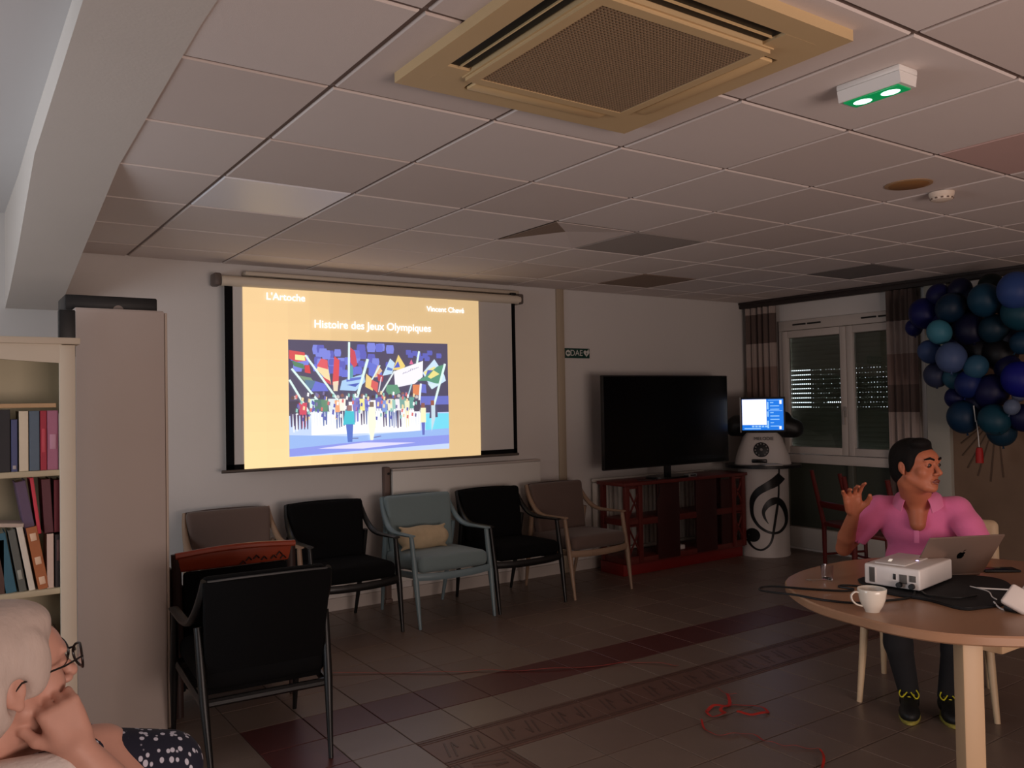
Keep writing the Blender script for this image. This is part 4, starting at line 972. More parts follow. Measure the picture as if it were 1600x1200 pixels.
# glass tumbler and teaspoon
gl_ = mat('clear_glass', (235,235,240), .03, trans=1)
g = thing('glass_tumbler', (3.045, 2.15, TZ), 0, 'small clear glass tumbler left of the projector', 'glass')
MB().lathe((0,0,0), [(.001,.001),(.022,.001),(.026,.06),(.0245,.06),(.021,.006),(.001,.006)], 24).build('bowl', gl_, g); MB().lathe((0,0,.0), [(.0225,0),(.0225,.0025),(.019,.0025)], 24).build('foot_ring', gl_, g)
ss = mat('stainless', (210,205,200), .15, metal=1)
t = thing('teaspoon', (2.965, 2.18, TZ), -.9, 'tiny shining teaspoon on the table left of the glass', 'spoon')
MB().ball((0,0,.005), (.014,.009,.003), 8).build('bowl', ss, t); MB().tube([(.012,0,.005),(.05,0,.008),(.09,0,.004)], [.002,.0018,.003], 6).build('handle', ss, t)
# cables
def cable(pts, r, m, label, n=8):
    o = MB().tube(spline(pts, n), r, 8).build('cable', m); return tag(o, label, 'cable')
cz = TZ+.0045
cable([(3.085,1.96,.775),(3.04,1.95,.757),(2.99,2.03,cz),(2.95,2.03,cz),(2.955,1.97,cz),(2.90,1.975,cz),(2.83,2.07,cz),(2.79,2.14,cz),(2.765,2.205,cz-.003),(2.735,2.235,cz-.008),(2.70,2.215,cz-.010),(2.69,2.15,cz-.006),(2.700,2.05,cz),(2.715,1.93,cz),(2.77,1.83,cz),(2.88,1.79,cz),(2.98,1.76,cz),(3.06,1.78,.764),(3.10,1.83,.777)], .0042, blackp, 'black cable looping over the left edge of the table')
cable([(3.10,1.79,.775),(3.06,1.75,.766),(3.03,1.70,.766),(3.08,1.62,.767),(3.16,1.60,.767)], .004, blackp, 'black cable running from the projector sockets onto the sleeve')
cable([(3.12,1.52,.764),(3.08,1.475,cz-.001),(3.10,1.43,cz-.001),(3.17,1.41,cz-.001),(3.22,1.43,.764)], .003, white, 'short white cable arc below the black sleeve')
cable([(3.28,1.66,.767),(3.33,1.58,.768),(3.36,1.50,.775),(3.33,1.44,.800),(3.22,1.43,.815)], .003, white, 'white cable curving from the sleeve to the white adapter')
cable([(3.29,1.69,.767),(3.24,1.60,.771),(3.19,1.56,.765),(3.16,1.53,.765)], .0022, white, 'thin white wire on the black sleeve')
# adapter leaning on a small stand
ad = thing('power_adapter', (3.085, 1.42, TZ), 0, 'white square power adapter propped up at the right edge of the picture', 'adapter')
qq = Matrix((R_, U_, -F_)).transposed() @ Euler((-.75, .25, .78)).to_matrix()
k = MB(); k.rbox((0,0,0), (.084,.084,.024), .010, None, 4); k.v = [tuple(qq@Vector(v)+Vector((0,0,.046))) for v in k.v]; k.build('body', mat('adapter_white', (240,228,220), .35), ad)
k = MB(); k.rbox((.052,0,0), (.03,.022,.016), .003, None, 2); k.v = [tuple(qq@Vector(v)+Vector((0,0,.046))) for v in k.v]; k.build('plug', mat('adapter_grey', (170,160,156), .4), ad)
MB().rbox((0.01,0.02,.012), (.06,.05,.024), .008).build('stand', blackp, ad)
# phone and dark bottle
ph = thing('mobile_phone', (3.745, 1.80, TZ), -.3, 'black mobile phone lying right of the laptop', 'phone')
MB().rbox((0,0,.006), (.075,.15,.009), .004, (0,0,1.2)).build('body', blackp, ph); MB().rbox((0,0,.0106), (.068,.14,.0006), .0002, (0,0,1.2)).build('glass', blackg, ph)
bt = thing('bottle', (3.51, 1.53, TZ), 0, 'round black bottle cut off by the right edge of the picture', 'bottle')
MB().lathe((0,0,0), [(.001,0),(.034,0),(.038,.006),(.038,.075),(.030,.095),(.001,.098)], 28).build('body', blackp, bt)
MB().lathe((0,0,.095), [(.016,0),(.016,.022),(.001,.024)], 20).build('cap', blackg, bt)
# man's chair
cr = mat('cream_leatherette', (206, 180, 146), .5, noise=.04, scale=8); cw = mat('beech_leg', (214, 186, 150), .45)
yaw_m = math.atan2(-.91, .41)      # chair front (-Y local) towards the camera
mc = thing('cushioned_chair', (4.095, 2.315, 0), yaw_m, 'cream upholstered chair with pale legs under the seated man', 'chair')
for s in (-1, 1):
    MB().tube([(s*.295,-.245,0),(s*.262,-.20,.44)], [.013,.022], 10).build('leg', cw, mc)
    MB().tube([(s*.25,.27,0),(s*.24,.22,.44)], [.013,.022], 10).build('leg', cw, mc)
MB().rbox((0,-.005,.40), (.56,.50,.09), .03, None, 3).build('seat', mat('seat_brown', (130, 96, 78), .8), mc)
bkr = MB(); bkr.rbox((0,0,0), (.52,.07,.44), .05, None, 4); vv = []
for v in bkr.v:
    v = Vector(v); v.y -= .35*(v.x)**2; v = Euler((-.16,0,0)).to_matrix()@v; vv.append(tuple(v+Vector((0.05,.27,.64))))
bkr.v = vv; bkr.build('backrest', cr, mc)
# ================================================================ RED RIBBONS
rib = mat('red_ribbon', (196, 46, 34), .5)
def ribbon_on_floor(pts, w, label, zz=.0035):
    c = spline([(x, y, 0) for x, y in pts], 6); vs = []; rg = random.Random(5)
    for i, p in enumerate(c):
        a = c[max(i-1,0)]; b = c[min(i+1,len(c)-1)]; d = (b-a).normalized(); nn = Vector((-d.y, d.x, 0))*w/2
        h = zz+.004*(1+math.sin(i*.7))
        vs += [p+nn+Vector((0,0,h)), p-nn+Vector((0,0,h+.003)), p+nn+Vector((0,0,h-.0008)), p-nn+Vector((0,0,h+.0022))]
    fs = []
    for i in range(len(c)-1):
        a = 4*i; b = a+4; fs += [(a,a+1,b+1,b),(a+2,b+2,b+3,a+3),(a,b,b+2,a+2),(a+1,a+3,b+3,b+1)]
    o = MB().add(vs, fs).build('ribbon', rib); return tag(o, label, 'ribbon', 'red ribbons on the floor')
ribbon_on_floor([(1.80,4.50),(2.06,4.32),(2.35,4.10),(2.5,4.03),(2.65,3.91),(2.87,3.784),(3.139,3.661),(3.30,3.60),(3.40,3.48),(3.444,3.41)], .012, 'long thin red ribbon lying across the floor in front of the armchairs')
ribbon_on_floor([(3.31,2.94),(3.20,2.83),(3.12,2.86),(3.04,2.83),(3.02,2.78),(3.09,2.76),(3.13,2.82),(3.24,2.80),(3.29,2.70),(3.26,2.65),(3.19,2.68),(3.15,2.74)], .016, 'curled red ribbon knot on the floor left of the table')
ribbon_on_floor([(2.95,2.78),(2.89,2.71),(2.86,2.64),(2.90,2.59),(2.97,2.56),(2.995,2.50),(2.987,2.43),(3.01,2.37),(3.045,2.32),(3.085,2.26),(3.09,2.23),(3.02,2.17),(2.944,2.124),(2.90,2.06)], .010, 'wavy red ribbon running to the bottom of the picture left of the table leg')
ribbon_on_floor([(3.33,3.03),(3.31,2.95),(3.34,2.90)], .006, 'short dark red ribbon piece on the patterned floor band')
# ================================================================ BALLOONS
bal = [  # centre, radius, colour, label
(6.420,3.477,1.992,0.094,(70, 140, 162),'light teal balloon, brightest of the upper left balloons'),
(6.500,3.600,1.847,0.093,(62, 84, 132),'slate blue balloon below and left of the light teal one'),
(6.360,3.358,1.786,0.114,(84, 104, 150),'large pale grey blue balloon at the left of the garland'),
(6.420,3.206,1.711,0.088,(52, 98, 128),'mid teal balloon right of the large pale one'),
(6.560,3.587,1.663,0.099,(54, 62, 92),'dark slate balloon peeping out under the pale one'),
(6.540,3.435,1.633,0.087,(46, 98, 122),'teal balloon half hidden under the large pale one'),
(6.600,3.694,2.166,0.122,(18, 22, 92),'navy balloon at the upper left of the garland'),
(6.660,3.818,2.064,0.070,(20, 24, 96),'small navy balloon sticking out furthest left'),
(6.640,3.596,2.302,0.094,(24, 28, 84),'navy balloon on the top left corner of the garland'),
(6.640,3.422,2.328,0.092,(22, 24, 60),'small very dark navy balloon on the top edge'),
(6.500,3.428,2.180,0.112,(14, 46, 72),'dark petrol balloon above the light teal one'),
(6.440,3.137,2.205,0.122,(20, 66, 92),'dark petrol balloon at the top centre'),
(6.340,2.870,2.239,0.130,(54, 82, 148),'large mid blue balloon in the top right corner'),
(6.420,2.889,2.084,0.127,(20, 74, 92),'dark sea green balloon under the mid blue one'),
(6.660,3.189,2.326,0.100,(16, 30, 30),'blackish green balloon behind the top edge'),
(6.600,3.327,2.006,0.136,(12, 16, 52),'midnight blue balloon right of the light teal one'),
(6.540,3.127,1.992,0.108,(16, 50, 68),'dark teal balloon in the middle of the garland'),
(6.460,2.892,1.873,0.085,(20, 58, 86),'petrol balloon at the right picture edge, middle height'),
(6.440,3.272,1.584,0.104,(22, 42, 108),'royal navy balloon below the mid teal one'),
(6.640,3.284,1.831,0.131,(10, 12, 20),'black blue balloon in the shadowed hollow of the garland'),
(6.600,3.114,1.810,0.128,(12, 12, 18),'nearly black balloon right of the shadowed hollow'),
(6.500,3.139,1.522,0.127,(18, 20, 72),'navy balloon in the lower middle'),
(6.420,2.899,1.606,0.127,(22, 26, 140),'strong cobalt blue balloon at the right picture edge'),
(6.460,3.333,1.331,0.120,(16, 52, 84),'dark petrol balloon at the lower left end of the garland'),
(6.560,3.440,1.478,0.082,(20, 24, 84),'small navy balloon above the lower left end'),
(6.400,3.075,1.315,0.115,(20, 72, 92),'sea green balloon at the bottom beside the string'),
(6.520,3.084,1.226,0.107,(18, 56, 78),'lowest balloon of the garland, dark sea green'),
(6.340,2.924,1.409,0.056,(108, 122, 150),'small pale grey balloon at the lower right'),
(6.440,2.920,1.491,0.047,(98, 104, 128),'tiny grey balloon just above the small pale grey one'),
(6.480,2.916,1.328,0.099,(18, 22, 70),'navy balloon at the lower right picture edge'),
(6.580,3.271,1.426,0.110,(16, 18, 62),'dark navy balloon above the string'),
(6.560,3.044,1.696,0.097,(18, 20, 66),'dark navy balloon left of the cobalt one'),
(6.640,3.071,1.905,0.108,(14, 20, 44),'midnight balloon behind the dark teal ones'),
(6.600,3.040,2.160,0.097,(18, 34, 62),'ink blue balloon between the two petrol balloons on top'),
(6.660,3.593,2.081,0.116,(18, 20, 80),'navy balloon behind the light teal one'),
(6.660,3.444,1.916,0.113,(14, 18, 60),'midnight navy balloon behind the large pale one'),
(6.660,3.360,2.236,0.102,(16, 24, 52),'ink balloon between the dark petrol ones'),
]
gbm = {}
for x, y, z, r, c, lb in bal:
    t = thing('balloon', (x, y, z), 0, lb, 'balloon', 'blue balloon garland')
    m = mat('balloon_%d_%d_%d' % c, tuple(v*.86 for v in c), .5, spec=.3, sheen=0)
    q = Euler((random.uniform(-.6,.6), random.uniform(-.6,.6), 0)).to_matrix()
    MB().ball((0,0,0), (r*.97, r*.97, r*1.05), 14, q=q).build('skin', m, t)
    k = MB(); k.lathe((0,0,-r*1.05), [(r*.10,.01),(r*.04,-.004),(r*.09,-.016)], 8); k.v = [tuple(q@Vector(v)) for v in k.v]; k.build('knot', m, t)
st = mat('white_string', (220,220,215), .6)
o = MB().tube([(6.40,3.222,1.42),(6.38,3.20,1.30)], .004, 6).build('string', st); tag(o, 'short white string hanging in front of the lower balloons', 'string')
t = thing('hanging_tag', (6.42, 3.20, 1.06), 0, 'red tassel hanging on a white string below the balloons', 'ornament')
MB().tube([(-.03,.0,.25),(0,.005,.14),(0,.0,.04)], .0035, 6).build('cord', st, t)
MB().lathe((0,0,-.07), [(.001,0),(.028,.002),(.026,.09),(.020,.115),(.001,.12)], 14).build('tassel', mat('tassel_red', (168, 20, 18), .6), t)
# ================================================================ PEOPLE
skin_m = mat('skin_tanned', (190, 112, 80), .5, noise=.06, scale=30, spec=.4)
skin_w = mat('skin_fair', (200, 150, 132), .5, noise=.08, scale=40, spec=.4)
def hmat(yaw, pitch=0, roll=0):
    return (Euler((0,0,yaw)).to_matrix() @ Euler((pitch, 0, 0)).to_matrix() @ Euler((0, roll, 0)).to_matrix())
def head(sd, c, Q, s=1.0, neck_to=None, female=False, ears=(1,1)):
    c = Vector(c); q = np.array([[Q[r][k] for k in range(3)] for r in range(3)])
    w = lambda x, y, z: tuple(c+Q@Vector((x, y, z))*s)
    E = lambda p, r, k=.012, op='+': sd.ell(w(*p), [v*s for v in r], k, op, q=q)
    Rr = lambda a, b, ra, rb, k=.01, op='+': sd.rc(w(*a), w(*b), ra*s, rb*s, k, op)
    E((0,.016,.034), (.076,.098,.086), 0); E((0,-.028,-.035), (.061,.066,.084), .02)
    E((0,-.055,.035), (.060,.045,.045), .02)
    E((0,-.074,-.096), (.026,.022,.019), .02); 
    for x in (-1, 1):
        E((x*.040,-.060,-.022), (.024,.024,.026), .015); Rr((x*.058,-.005,-.045), (x*.030,-.06,-.088), .018, .016, .02)
        E((x*.033,-.104,.012), (.017,.012,.011), .010, '-')
        Rr((x*.016,-.096,.030), (x*.050,-.084,.030), .008, .006, .008)
        E((x*.031,-.0835,.010), (.0155,.012,.0125), .003)         # lidded eyeball bulge
        E((x*.013,-.103,-.034), (.009,.011,.008), .005)
    Rr((0,-.092,.018), (0,-.116,-.024), .007, .0125, .006); E((0,-.119,-.028), (.0115,.010,.009), .004)
    Rr((-.018,-.092,-.061), (.018,-.092,-.061), .006, .006, .005); Rr((0,-.099,-.060), (0,-.099,-.060), .006, .006, .006)
    Rr((-.016,-.091,-.072), (.016,-.091,-.072), .0065, .0065, .004)
    Rr((-.022,-.103,-.0665), (.022,-.103,-.0665), .0022, .0022, .002, '-')
    for x in (-1, 1):
        if ears[0 if x < 0 else 1]:
            E((x*.080,.016,.002), (.008,.019,.030), .006); E((x*.077,.020,-.002), (.008,.014,.022), .004)
            E((x*.088,.010,.004), (.005,.009,.015), .004, '-'); E((x*.080,.010,-.026), (.006,.009,.009), .004)
    if neck_to is not None:
        b = w(0,.025,-.06); rr_ = .050 if female else .056
        sd.rc(b, neck_to, rr_*s*(1 if female else 1.22), rr_*s*1.2, .02)
    return w
def hand(sd, wrist, up, side, nrm, s=1.0, curl=(.5,.5,.5,.5), spread=.12, thumb=1, thumb_out=.7):
    """up: wrist->knuckles, side: towards the thumb, nrm: palm side"""
    W_ = Vector(wrist); up = Vector(up).normalized(); side = Vector(side); side = (side-up*side.dot(up)).normalized(); nrm = Vector(nrm); nrm = (nrm-up*nrm.dot(up)-side*nrm.dot(side)).normalized()
    P = lambda a, b, c: tuple(W_+(side*a+up*b+nrm*c)*s)
    for a in (-.028, -.010, .009, .027): sd.rc(P(a*.6,.012,0), P(a,.082,0), .017*s, .0125*s, .010)
    sd.rc(P(.012,.02,.006), P(.02,.055,.010), .018*s, .014*s, .010); sd.rc(P(-.022,.02,.005), P(-.026,.06,.005), .015*s, .012*s, .01)
    L = ((-.030,.028,.020,.018),(-.0105,.038,.026,.020),(.0095,.042,.028,.021),(.029,.038,.024,.020))
    for k, (a, l1, l2, l3) in enumerate(L):
        cu = curl[k]; p = Vector(P(a,.086,0)); sp = (a/.03)*spread; d = (up+side*sp).normalized(); pts = [p]; an = 0
        for l, f_ in ((l1, 1.0), (l2, 1.25), (l3, .9)):
            an += cu*f_; dr = d*math.cos(an)+nrm*math.sin(an); p = p+dr*l*s; pts.append(p)
        for i in range(3): sd.rc(tuple(pts[i]), tuple(pts[i+1]), (.0095-.0011*i)*s, (.0088-.0012*i)*s, .0035)
    t0 = Vector(P(.022,.022,.008)); d1 = (side*thumb_out+up*.75+nrm*.35).normalized(); t1 = t0+d1*.040*s; d2 = (side*thumb_out*.4+up+nrm*.45).normalized(); t2 = t1+d2*.032*s; t3 = t2+(up+nrm*.5-side*.1).normalized()*.024*s
    sd.rc(tuple(t0), tuple(t1), .016*s, .0125*s, .009); sd.rc(tuple(t1), tuple(t2), .0115*s, .0105*s, .004); sd.rc(tuple(t2), tuple(t3), .0105*s, .0085*s, .004)
# ---------------------------------------------------------------- the man
man = thing('person', (4.05, 2.30, 0), 0, 'dark haired man in a pink polo shirt seated behind the laptop with one hand raised', 'person')
mo_ = Vector((4.05, 2.30, 0))
fv = Vector((-.9,-.43,0)).normalized(); sv = Vector((-fv.y, fv.x, 0))  # forward, his left
MQ = np.array([[sv.x, fv.x, 0],[sv.y, fv.y, 0],[0,0,1]])
HQ = hmat(math.radians(-8), -.05, .02)
hc_ = (3.835, 2.205, 1.168); HS = 1.03
def fix(o, par, org):
    o.parent = par; o.matrix_parent_inverse = Matrix.Translation(-Vector(org)); return o
sd = SDF((3.50,1.78,.40), (4.34,2.72,1.33), .0042)
w = head(sd, hc_, HQ, HS, neck_to=(3.945,2.268,.985))
sd.ell((4.01,2.298,.86), (.165,.10,.14), .03, q=MQ); sd.ell((4.04,2.31,.66), (.15,.11,.18), .03, q=MQ)
sd.rc((3.89,2.43,.955), (4.035,2.125,.96), .045, .045, .03); sd.rc((3.93,2.26,1.0), tuple(Vector((3.945,2.265,.99))+fv*.062+Vector((0,0,-.10))), .052, .036, .02); sd.rc((3.955,2.275,.97), (3.99,2.29,.9), .062, .09, .03)
shR, elR, wrR = (3.885,2.445,.945), (3.775,2.565,.742), (3.668,2.430,.945)
sd.chain([shR, (3.83,2.50,.845), elR], [.050,.045,.037], .01); sd.chain([elR, (3.735,2.52,.81), wrR], [.038,.041,.026], .01)
rightv = Vector((R_.x, R_.y, 0))
hand(sd, wrR, (-.045,-.02,.10), -rightv*-1, Vector((-.75,-.4,.1)), 1.12, (.28,.36,.34,.25), .30, thumb_out=.9)
shL, elL, wrL = (4.035,2.12,.955), (3.985,1.985,.790), (3.735,1.965,.805)
sd.chain([shL, (4.01,2.05,.87), elL], [.050,.045,.037], .01); sd.chain([elL, (3.89,1.97,.80), wrL], [.038,.041,.026], .01)
hand(sd, wrL, (-.9,-.15,-.12), (-.2,.9,0), (0,0,-1), 1.0, (.2,.2,.2,.2), .1)
fix(sd.mesh('body', skin_m), man, mo_)
# shirt
pk = mat('pink_pique', (232, 116, 164), .85, noise=.06, scale=250, bump=.2, bscale=500, sheen=.2)
pk2 = mat('pink_trim', (236, 132, 176), .85)
sd = SDF((3.66,1.86,.44), (4.32,2.66,1.06), .0062)
sd.ell((4.01,2.298,.865), (.185,.122,.135), 0, q=MQ); sd.ell((4.045,2.31,.66), (.172,.135,.20), .05, q=MQ)
sd.rc((3.895,2.425,.948), (4.03,2.13,.955), .062, .062, .04); sd.rc((3.955,2.272,.985), (3.99,2.29,.92), .070, .10, .03)
sd.chain([shR, (3.845,2.487,.87), (3.805,2.53,.795)], [.062,.064,.064], .02); sd.chain([shL, (4.012,2.06,.885), (3.995,2.01,.82)], [.062,.063,.062], .02)
for a, b in (((3.86,2.47,.70),(3.72,2.40,.74)), ((3.90,2.14,.60),(3.90,2.14,.74))): sd.rc(a, b, .006, .006, .02, '-')
sd.rc((3.80,2.535,.770), (3.77,2.565,.70), .060, .085, .004, '-'); sd.rc((3.985,1.99,.795), (3.975,1.97,.70), .058, .085, .004, '-')
nf = Vector((3.940,2.262,1.005))
sd.rc(tuple(nf+Vector((0,0,.10))), tuple(nf-Vector((0,0,.005))), .062, .062, .006, '-')
for k in range(6):   # V opening down the placket
    p = nf+fv*(.090+.012*k)+Vector((0,0,-.010-.019*k)); sd.ell(tuple(p), (.052-.0094*k,.050,.018), .004, '-', q=MQ)
fix(sd.mesh('polo_shirt', pk), man, mo_)
# collar flaps, placket, sleeve bands
def flap(sgn_):
    mb = MB(); vs = []; n = 10
    for k in range(n+1):
        a = sgn_*(2.9-2.35*k/n)   # from the nape round to the front
        d = fv*math.cos(a)+sv*math.sin(a)
        top = nf+d*.074+Vector((0,0,.050-.030*(k/n)**1.2)); low = nf+d*(.108+.022*(k/n)**2)+Vector((0,0,.006-.060*(k/n)**1.6))
        for p, o_ in ((top,0),((top+low)/2+d*.008+Vector((0,0,.006)),0),(low,0)): vs += [p-mo_, p-mo_-d*.005]
    fs = []
    for k in range(n):
        for j in range(2):
            a = 6*k+2*j; b = a+6; fs += [(a,a+2,b+2,b),(a+1,b+1,b+3,a+3)]
        fs += [(6*k,6*k+6,6*k+7,6*k+1),(6*k+4,6*k+5,6*k+11,6*k+10)]
    fs += [(0,1,3,2),(2,3,5,4),(6*n,6*n+2,6*n+3,6*n+1),(6*n+2,6*n+4,6*n+5,6*n+3)]
    mb.add(vs, fs); return mb.build('collar', pk2, man, ang=70)
flap(1); flap(-1)
MB().rbox(nf-mo_+fv*.1455+Vector((0,0,-.165)), (.022,.006,.06), .002, (0,0,math.atan2(sv.y,sv.x))).build('placket', pk2, man)
# hair: cap minus the face
hm = mat('black_hair', (16, 12, 11), .75, noise=.5, scale=90, bump=.5, bscale=120, spec=.2)
sd = SDF((3.66,2.02,1.02), (4.02,2.40,1.34), .004)
qh = np.array([[HQ[r][k] for k in range(3)] for r in range(3)])
sd.ell(w(0,.024,.046), (.087*HS,.104*HS,.089*HS), 0, q=qh); sd.ell(w(0,.055,-.01), (.078*HS,.072*HS,.085*HS), .02, q=qh)
sd.ell(w(-.02,-.04,.105), (.055,.045,.03), .02, q=qh)
for x in (-1,1): sd.ell(w(x*.074,-.012,.02), (.012,.02,.045), .012, q=qh)
sd.ell(w(0,-.115,-.01), (.080,.080,.088), .008, '-', q=qh); sd.ell(w(0,-.03,-.09), (.10,.085,.07), .01, '-', q=qh)
for x in (-1,1): sd.ell(w(x*.09,.016,-.008), (.03,.022,.03), .004, '-', q=qh)
fix(sd.mesh('hair', hm), man, mo_)
ew = mat('eye_white', (72,50,42), .35); ei = mat('iris_brown', (30,18,12), .2)
for x in (-1,1):
    c = Vector(w(x*.031,-.0845,.009))-mo_
    MB().ball(c, .0125*HS, 10).ball(c+HQ@Vector((.0035*1,-.0105,.000)), (.0065,.003,.0060), 8, 1, q=HQ).build('eye', [ew, ei], man)
    MB().tube([Vector(w(x*.014,-.104,.032))-mo_, Vector(w(x*.034,-.100,.040))-mo_, Vector(w(x*.055,-.084,.033))-mo_], [.0045,.0055,.003], 6).build('eyebrow', hm, man)
lp = mat('lips_brown', (128,60,52), .5)
MB().tube([Vector(w(-.023,-.095,-.066))-mo_, Vector(w(-.008,-.1055,-.0605))-mo_, Vector(w(.008,-.1055,-.0605))-mo_, Vector(w(.023,-.095,-.066))-mo_], [.002,.0045,.0045,.002], 6).tube([Vector(w(-.020,-.096,-.069))-mo_, Vector(w(0,-.1045,-.0745))-mo_, Vector(w(.020,-.096,-.069))-mo_], [.002,.005,.002], 6).build('mouth', lp, man)
# trousers
dn = mat('dark_trousers', (26, 25, 28), .9, noise=.2, scale=60)
sd = SDF((3.58,1.88,.04), (4.34,2.60,.66), .0075)
sd.ell((4.07,2.32,.55), (.175,.135,.10), 0, q=MQ)
knR, knL = (3.71,2.262,.500), (3.83,2.02,.500)
sd.chain([(4.06,2.41,.535), knR], [.090,.064], .03); sd.chain([(4.12,2.235,.535), knL], [.090,.064], .03)
anR, anL = (3.815,2.262,.085), (3.925,2.135,.085)
sd.chain([knR, (3.735,2.262,.34), anR], [.062,.062,.046], .02); sd.chain([knL, (3.86,2.055,.34), anL], [.062,.062,.046], .02)
sd.cut((0,0,.075), (0,0,-1))
fix(sd.mesh('trousers', dn), man, mo_)
shm_ = mat('black_shoe', (14,14,13), .6); slm = mat('shoe_sole', (150,140,60), .6); ylw = mat('yellow_laces', (216,206,40), .6, noise=0)
def shoe(ank, toe_dir, par, org):
    a = Vector(ank); a.z = 0; d = Vector(toe_dir).normalized(); l = Vector((-d.y, d.x, 0)); q = np.array([[l.x, d.x, 0],[l.y, d.y, 0],[0,0,1]])
    P = lambda x, y, z: tuple(a+l*x+d*y+Vector((0,0,z)))
    lo = np.minimum(np.array(P(-.06,-.08,0)), np.array(P(.06,.22,0)))-.08; hi = np.maximum(np.array(P(-.06,-.08,0)), np.array(P(.06,.22,0)))+.08
    lo[2] = -.02; hi[2] = .16
    sd = SDF(lo, hi, .004)
    sd.ell(P(0,.115,.036), (.046,.075,.036), 0, q=q); sd.ell(P(0,-.02,.045), (.037,.055,.045), .03, q=q); sd.rc(P(0,-.012,.05), P(0,.0,.095), .042, .040, .02); sd.rc(P(0,.03,.075), P(0,.11,.045), .034, .034, .02)
    sd.cut((0,0,.012), (0,0,-1)); so = fix(sd.mesh('shoe', shm_), par, org)
    pr = []
    for k in range(28):
        t = 2*PI*k/28; y = .055+.135*math.cos(t); x = (.047 if math.cos(t) > -.2 else .040)*math.sin(t); pr.append((x, y))
    mb = MB(); vs = [Vector(P(x*s, .055+(y-.055)*s, z)) for s, z in ((.96,0),(1,.004),(1,.014),(.95,.019)) for x, y in pr]; n = 28
    mb.add(vs, [(i*n+k, i*n+(k+1)%n, (i+1)*n+(k+1)%n, (i+1)*n+k) for i in range(3) for k in range(n)]+[tuple(range(n))[::-1], tuple(3*n+k for k in range(n))])
    mb.build('sole', slm, so)
    mb = MB()
    for k in range(4):
        y = .045+.022*k; z = .108-.0125*k
        mb.tube([P(-.024,y,z-.012), P(0,y+.006,z), P(.024,y,z-.012)], .0032, 6)
    for s in (-1,1): mb.tube(spline([P(0,.04,.112), P(s*.025,.035,.122), P(s*.042,.06,.105), P(s*.030,.085,.095), P(s*.006,.05,.113)], 5), .0030, 6)
    mb.build('laces', ylw, so)
shoe(anR, (-.86,-.5,0), man, mo_); shoe(anL, (-.80,-.6,0), man, mo_)
# ---------------------------------------------------------------- the woman
wo = Vector((.06, 1.62, 0))
wm_ = thing('person', wo, 0, 'white haired woman with glasses at the lower left, resting her cheek on her hand', 'person')
WQ = hmat(math.radians(112), -.10, 0); wc = (.083, 1.612, 1.072); WS = .97
sd = SDF((-.26,1.36,.62), (.44,1.90,1.22), .0034)
w = head(sd, wc, WQ, WS, neck_to=(.035,1.60,.950), female=True)
qw = np.array([[WQ[r][k] for k in range(3)] for r in range(3)])
sd.rc(w(.0,.0,-.075), w(0,-.05,-.10), .045, .028, .03)       # soft jowl
sd.rc((-.10,1.62,.915), (.20,1.67,.905), .045, .045, .03); sd.ell((.03,1.63,.80), (.15,.10,.17), .03)
fe = (.325,1.505,.745); fw = (.184,1.530,.965)
sd.chain([(.24,1.675,.895), fe], [.050,.040], .02); sd.chain([fe, (.27,1.515,.84), fw], [.041,.039,.025], .01)
# loose fist pressed against the cheek
hand(sd, fw, (-.16,.08,.42), (-.75,-.05,.10), (-.35,.75,.25), .84, (.95,1.05,1.05,1.0), .04, thumb_out=.9)
fix(sd.mesh('body', skin_w), wm_, wo)
hw = mat('white_hair', (196, 178, 168), .6, noise=.16, scale=34, bump=.6, bscale=70, stretch=(1,1,.35))
sd = SDF((-.16,1.44,.92), (.26,1.78,1.23), .0032)
sd.ell(w(0,.030,.044), (.092*WS,.110*WS,.094*WS), 0, q=qw); sd.ell(w(0,.062,-.025), (.080,.072,.085), .03, q=qw)
sd.ell(w(0,-.035,.090), (.058,.045,.030), .03, q=qw)
for x in (-1,1): sd.ell(w(x*.072,-.020,.030), (.017,.028,.050), .02, q=qw); sd.ell(w(x*.075,.045,-.01), (.022,.03,.045), .02, q=qw)
sd.ell(w(0,-.125,-.02), (.090,.078,.100), .010, '-', q=qw); sd.ell(w(0,-.02,-.105), (.10,.080,.065), .012, '-', q=qw)
for x in (-1,1): sd.ell(w(x*.096,.012,-.010), (.030,.022,.032), .006, '-', q=qw)
fix(sd.mesh('hair', hw), wm_, wo)
gf = mat('spectacle_frame', (26, 20, 20), .3); lens = mat('spectacle_lens', (235,230,226), .03, trans=1, alpha=.35)
g = MB(); lz = MB()
for x in (-1,1):
    c_ = []
    for k in range(25):
        t = 2*PI*k/24; c_.append(Vector(w(x*.034+.026*math.cos(t), -.121+.012*abs(math.cos(t))*(1 if x*math.cos(t) > 0 else 0), .006+.021*math.sin(t)))-wo)
    g.tube(c_, .0022, 6, cap=False); lz.add(c_[:-1], [tuple(range(24))])
    g.tube([Vector(w(x*.060,-.110,.012))-wo, Vector(w(x*.078,-.07,.012))-wo, Vector(w(x*.084,.005,.012))-wo, Vector(w(x*.082,.022,-.004))-wo], .0018, 6)
g.tube([Vector(w(-.010,-.124,.010))-wo, Vector(w(0,-.128,.013))-wo, Vector(w(.010,-.124,.010))-wo], .002, 6)
gg = g.build('glasses', gf, wm_); lz.build('lens', lens, gg, smooth=False)
for x in (-1,1):
    c = Vector(w(x*.031,-.0845,.009))-wo
    MB().ball(c, .0128, 10).ball(c+WQ@Vector((0,-.0118,0)), (.0055,.003,.0055), 8, 1, q=WQ).build('eye', [ew, ei], wm_)
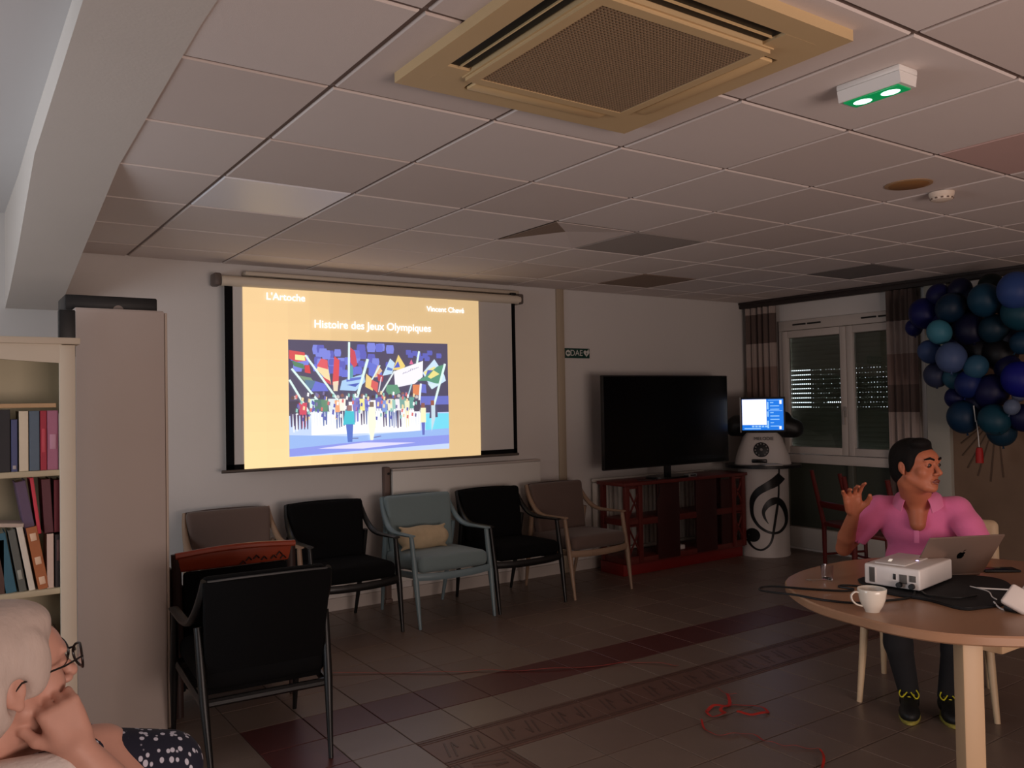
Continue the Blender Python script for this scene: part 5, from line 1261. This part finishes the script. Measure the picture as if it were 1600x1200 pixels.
# patterned dress, white waistcoat
def dress_mat():
    m = bpy.data.materials.new('navy_print'); m.use_nodes = True; nt = m.node_tree; N = nt.nodes; b = N['Principled BSDF']
    tc = N.new('ShaderNodeTexCoord'); mp = N.new('ShaderNodeMapping'); mp.inputs['Scale'].default_value = (1,1,.6); vo = N.new('ShaderNodeTexVoronoi'); vo.inputs['Scale'].default_value = 75; vo.inputs['Randomness'].default_value = .9
    nt.links.new(tc.outputs['Object'], mp.inputs[0]); nt.links.new(mp.outputs[0], vo.inputs['Vector'])
    cr_ = N.new('ShaderNodeValToRGB'); cr_.color_ramp.elements[0].position = .28; cr_.color_ramp.elements[0].color = lin((196,196,210))+(1,); cr_.color_ramp.elements[1].position = .34; cr_.color_ramp.elements[1].color = lin((20,22,42))+(1,)
    nt.links.new(vo.outputs['Distance'], cr_.inputs[0]); nt.links.new(cr_.outputs[0], b.inputs['Base Color']); b.inputs['Roughness'].default_value = .85; return m
dm = dress_mat()
sd = SDF((-.30,1.38,.03), (.62,2.40,.985), .0085)
sd.ell((.04,1.64,.76), (.185,.130,.21), 0); sd.rc((-.09,1.625,.905), (.20,1.672,.890), .052, .056, .03)
sd.rc((.20,1.685,.885), (.345,1.66,.845), .060, .068, .03)
sd.ell((.04,1.62,.53), (.19,.16,.13), .04); sd.rc((.11,1.66,.53), (.22,2.05,.54), .10, .085, .04); sd.rc((-.04,1.66,.53), (.02,2.08,.54), .10, .085, .04)
sd.chain([(.22,2.06,.53),(.23,2.10,.20)], [.085,.075], .03); sd.chain([(.02,2.09,.53),(.03,2.12,.20)], [.085,.075], .03)
sd.rc((.12,2.05,.53), (.13,2.10,.25), .08, .08, .05)
sd.rc((.30,1.50,.80), (.17,1.53,1.02), .047, .030, .004, '-')
fix(sd.mesh('dress', dm), wm_, wo)
vm = mat('white_knit', (222, 212, 206), .9, noise=.08, scale=60, bump=.4, bscale=120)
sd = SDF((-.32,1.36,.48), (.26,1.80,1.03), .0065)
sd.ell((.03,1.60,.77), (.185,.125,.185), 0); sd.rc((-.12,1.555,.915), (.15,1.535,.915), .055, .050, .03)
sd.rc((.03,1.64,.88), (.05,1.75,.85), .05, .14, .02, '-'); sd.rc((.035,1.62,1.06), (.035,1.61,.97), .072, .060, .01, '-'); sd.cut((0,0,.50), (0,0,-1)); sd.cut((.23,1.6,.9), (1,.4,0))
fix(sd.mesh('waistcoat', vm), wm_, wo)
sd = SDF((-.34,1.36,.55), (.10,1.72,.98), .006)
sd.chain([(-.11,1.545,.905),(-.03,1.50,.885)], [.050,.045], .02); sd.chain([(-.14,1.58,.89),(-.18,1.56,.66)], [.055,.048], .02)
fix(sd.mesh('sleeve', mat('rose_sleeve', (186,128,126), .85)), wm_, wo)
for x, y in ((.22,2.13),(.03,2.15)): shoe((x, y, .09), (.1,1,0), wm_, wo)
rg_ = MB().lathe((0,0,0), [(.0095,-.002),(.0105,-.002),(.0105,.002),(.0095,.002)], 16, axis=Euler((1.2,.3,0)).to_matrix()); rg_.v = [tuple(Vector(v)+Vector((.155,1.53,1.05))-wo) for v in rg_.v]
# her chair
wc_ = thing('cushioned_chair', (.06, 1.60, 0), 0, 'dark chair carrying the white haired woman, mostly below the picture', 'chair')
for x, y in ((-.24,-.22),(.24,-.22),(-.24,.25),(.24,.25)): MB().tube([(x,y,0),(x*.95,y*.95,.40)], [.014,.02], 8).build('leg', blackw, wc_)
MB().rbox((0,.02,.37), (.54,.52,.06), .02, None, 3).build('seat', black, wc_); MB().rbox((0,-.235,.60), (.50,.05,.42), .03, (.08,0,0), 3).build('backrest', black, wc_)
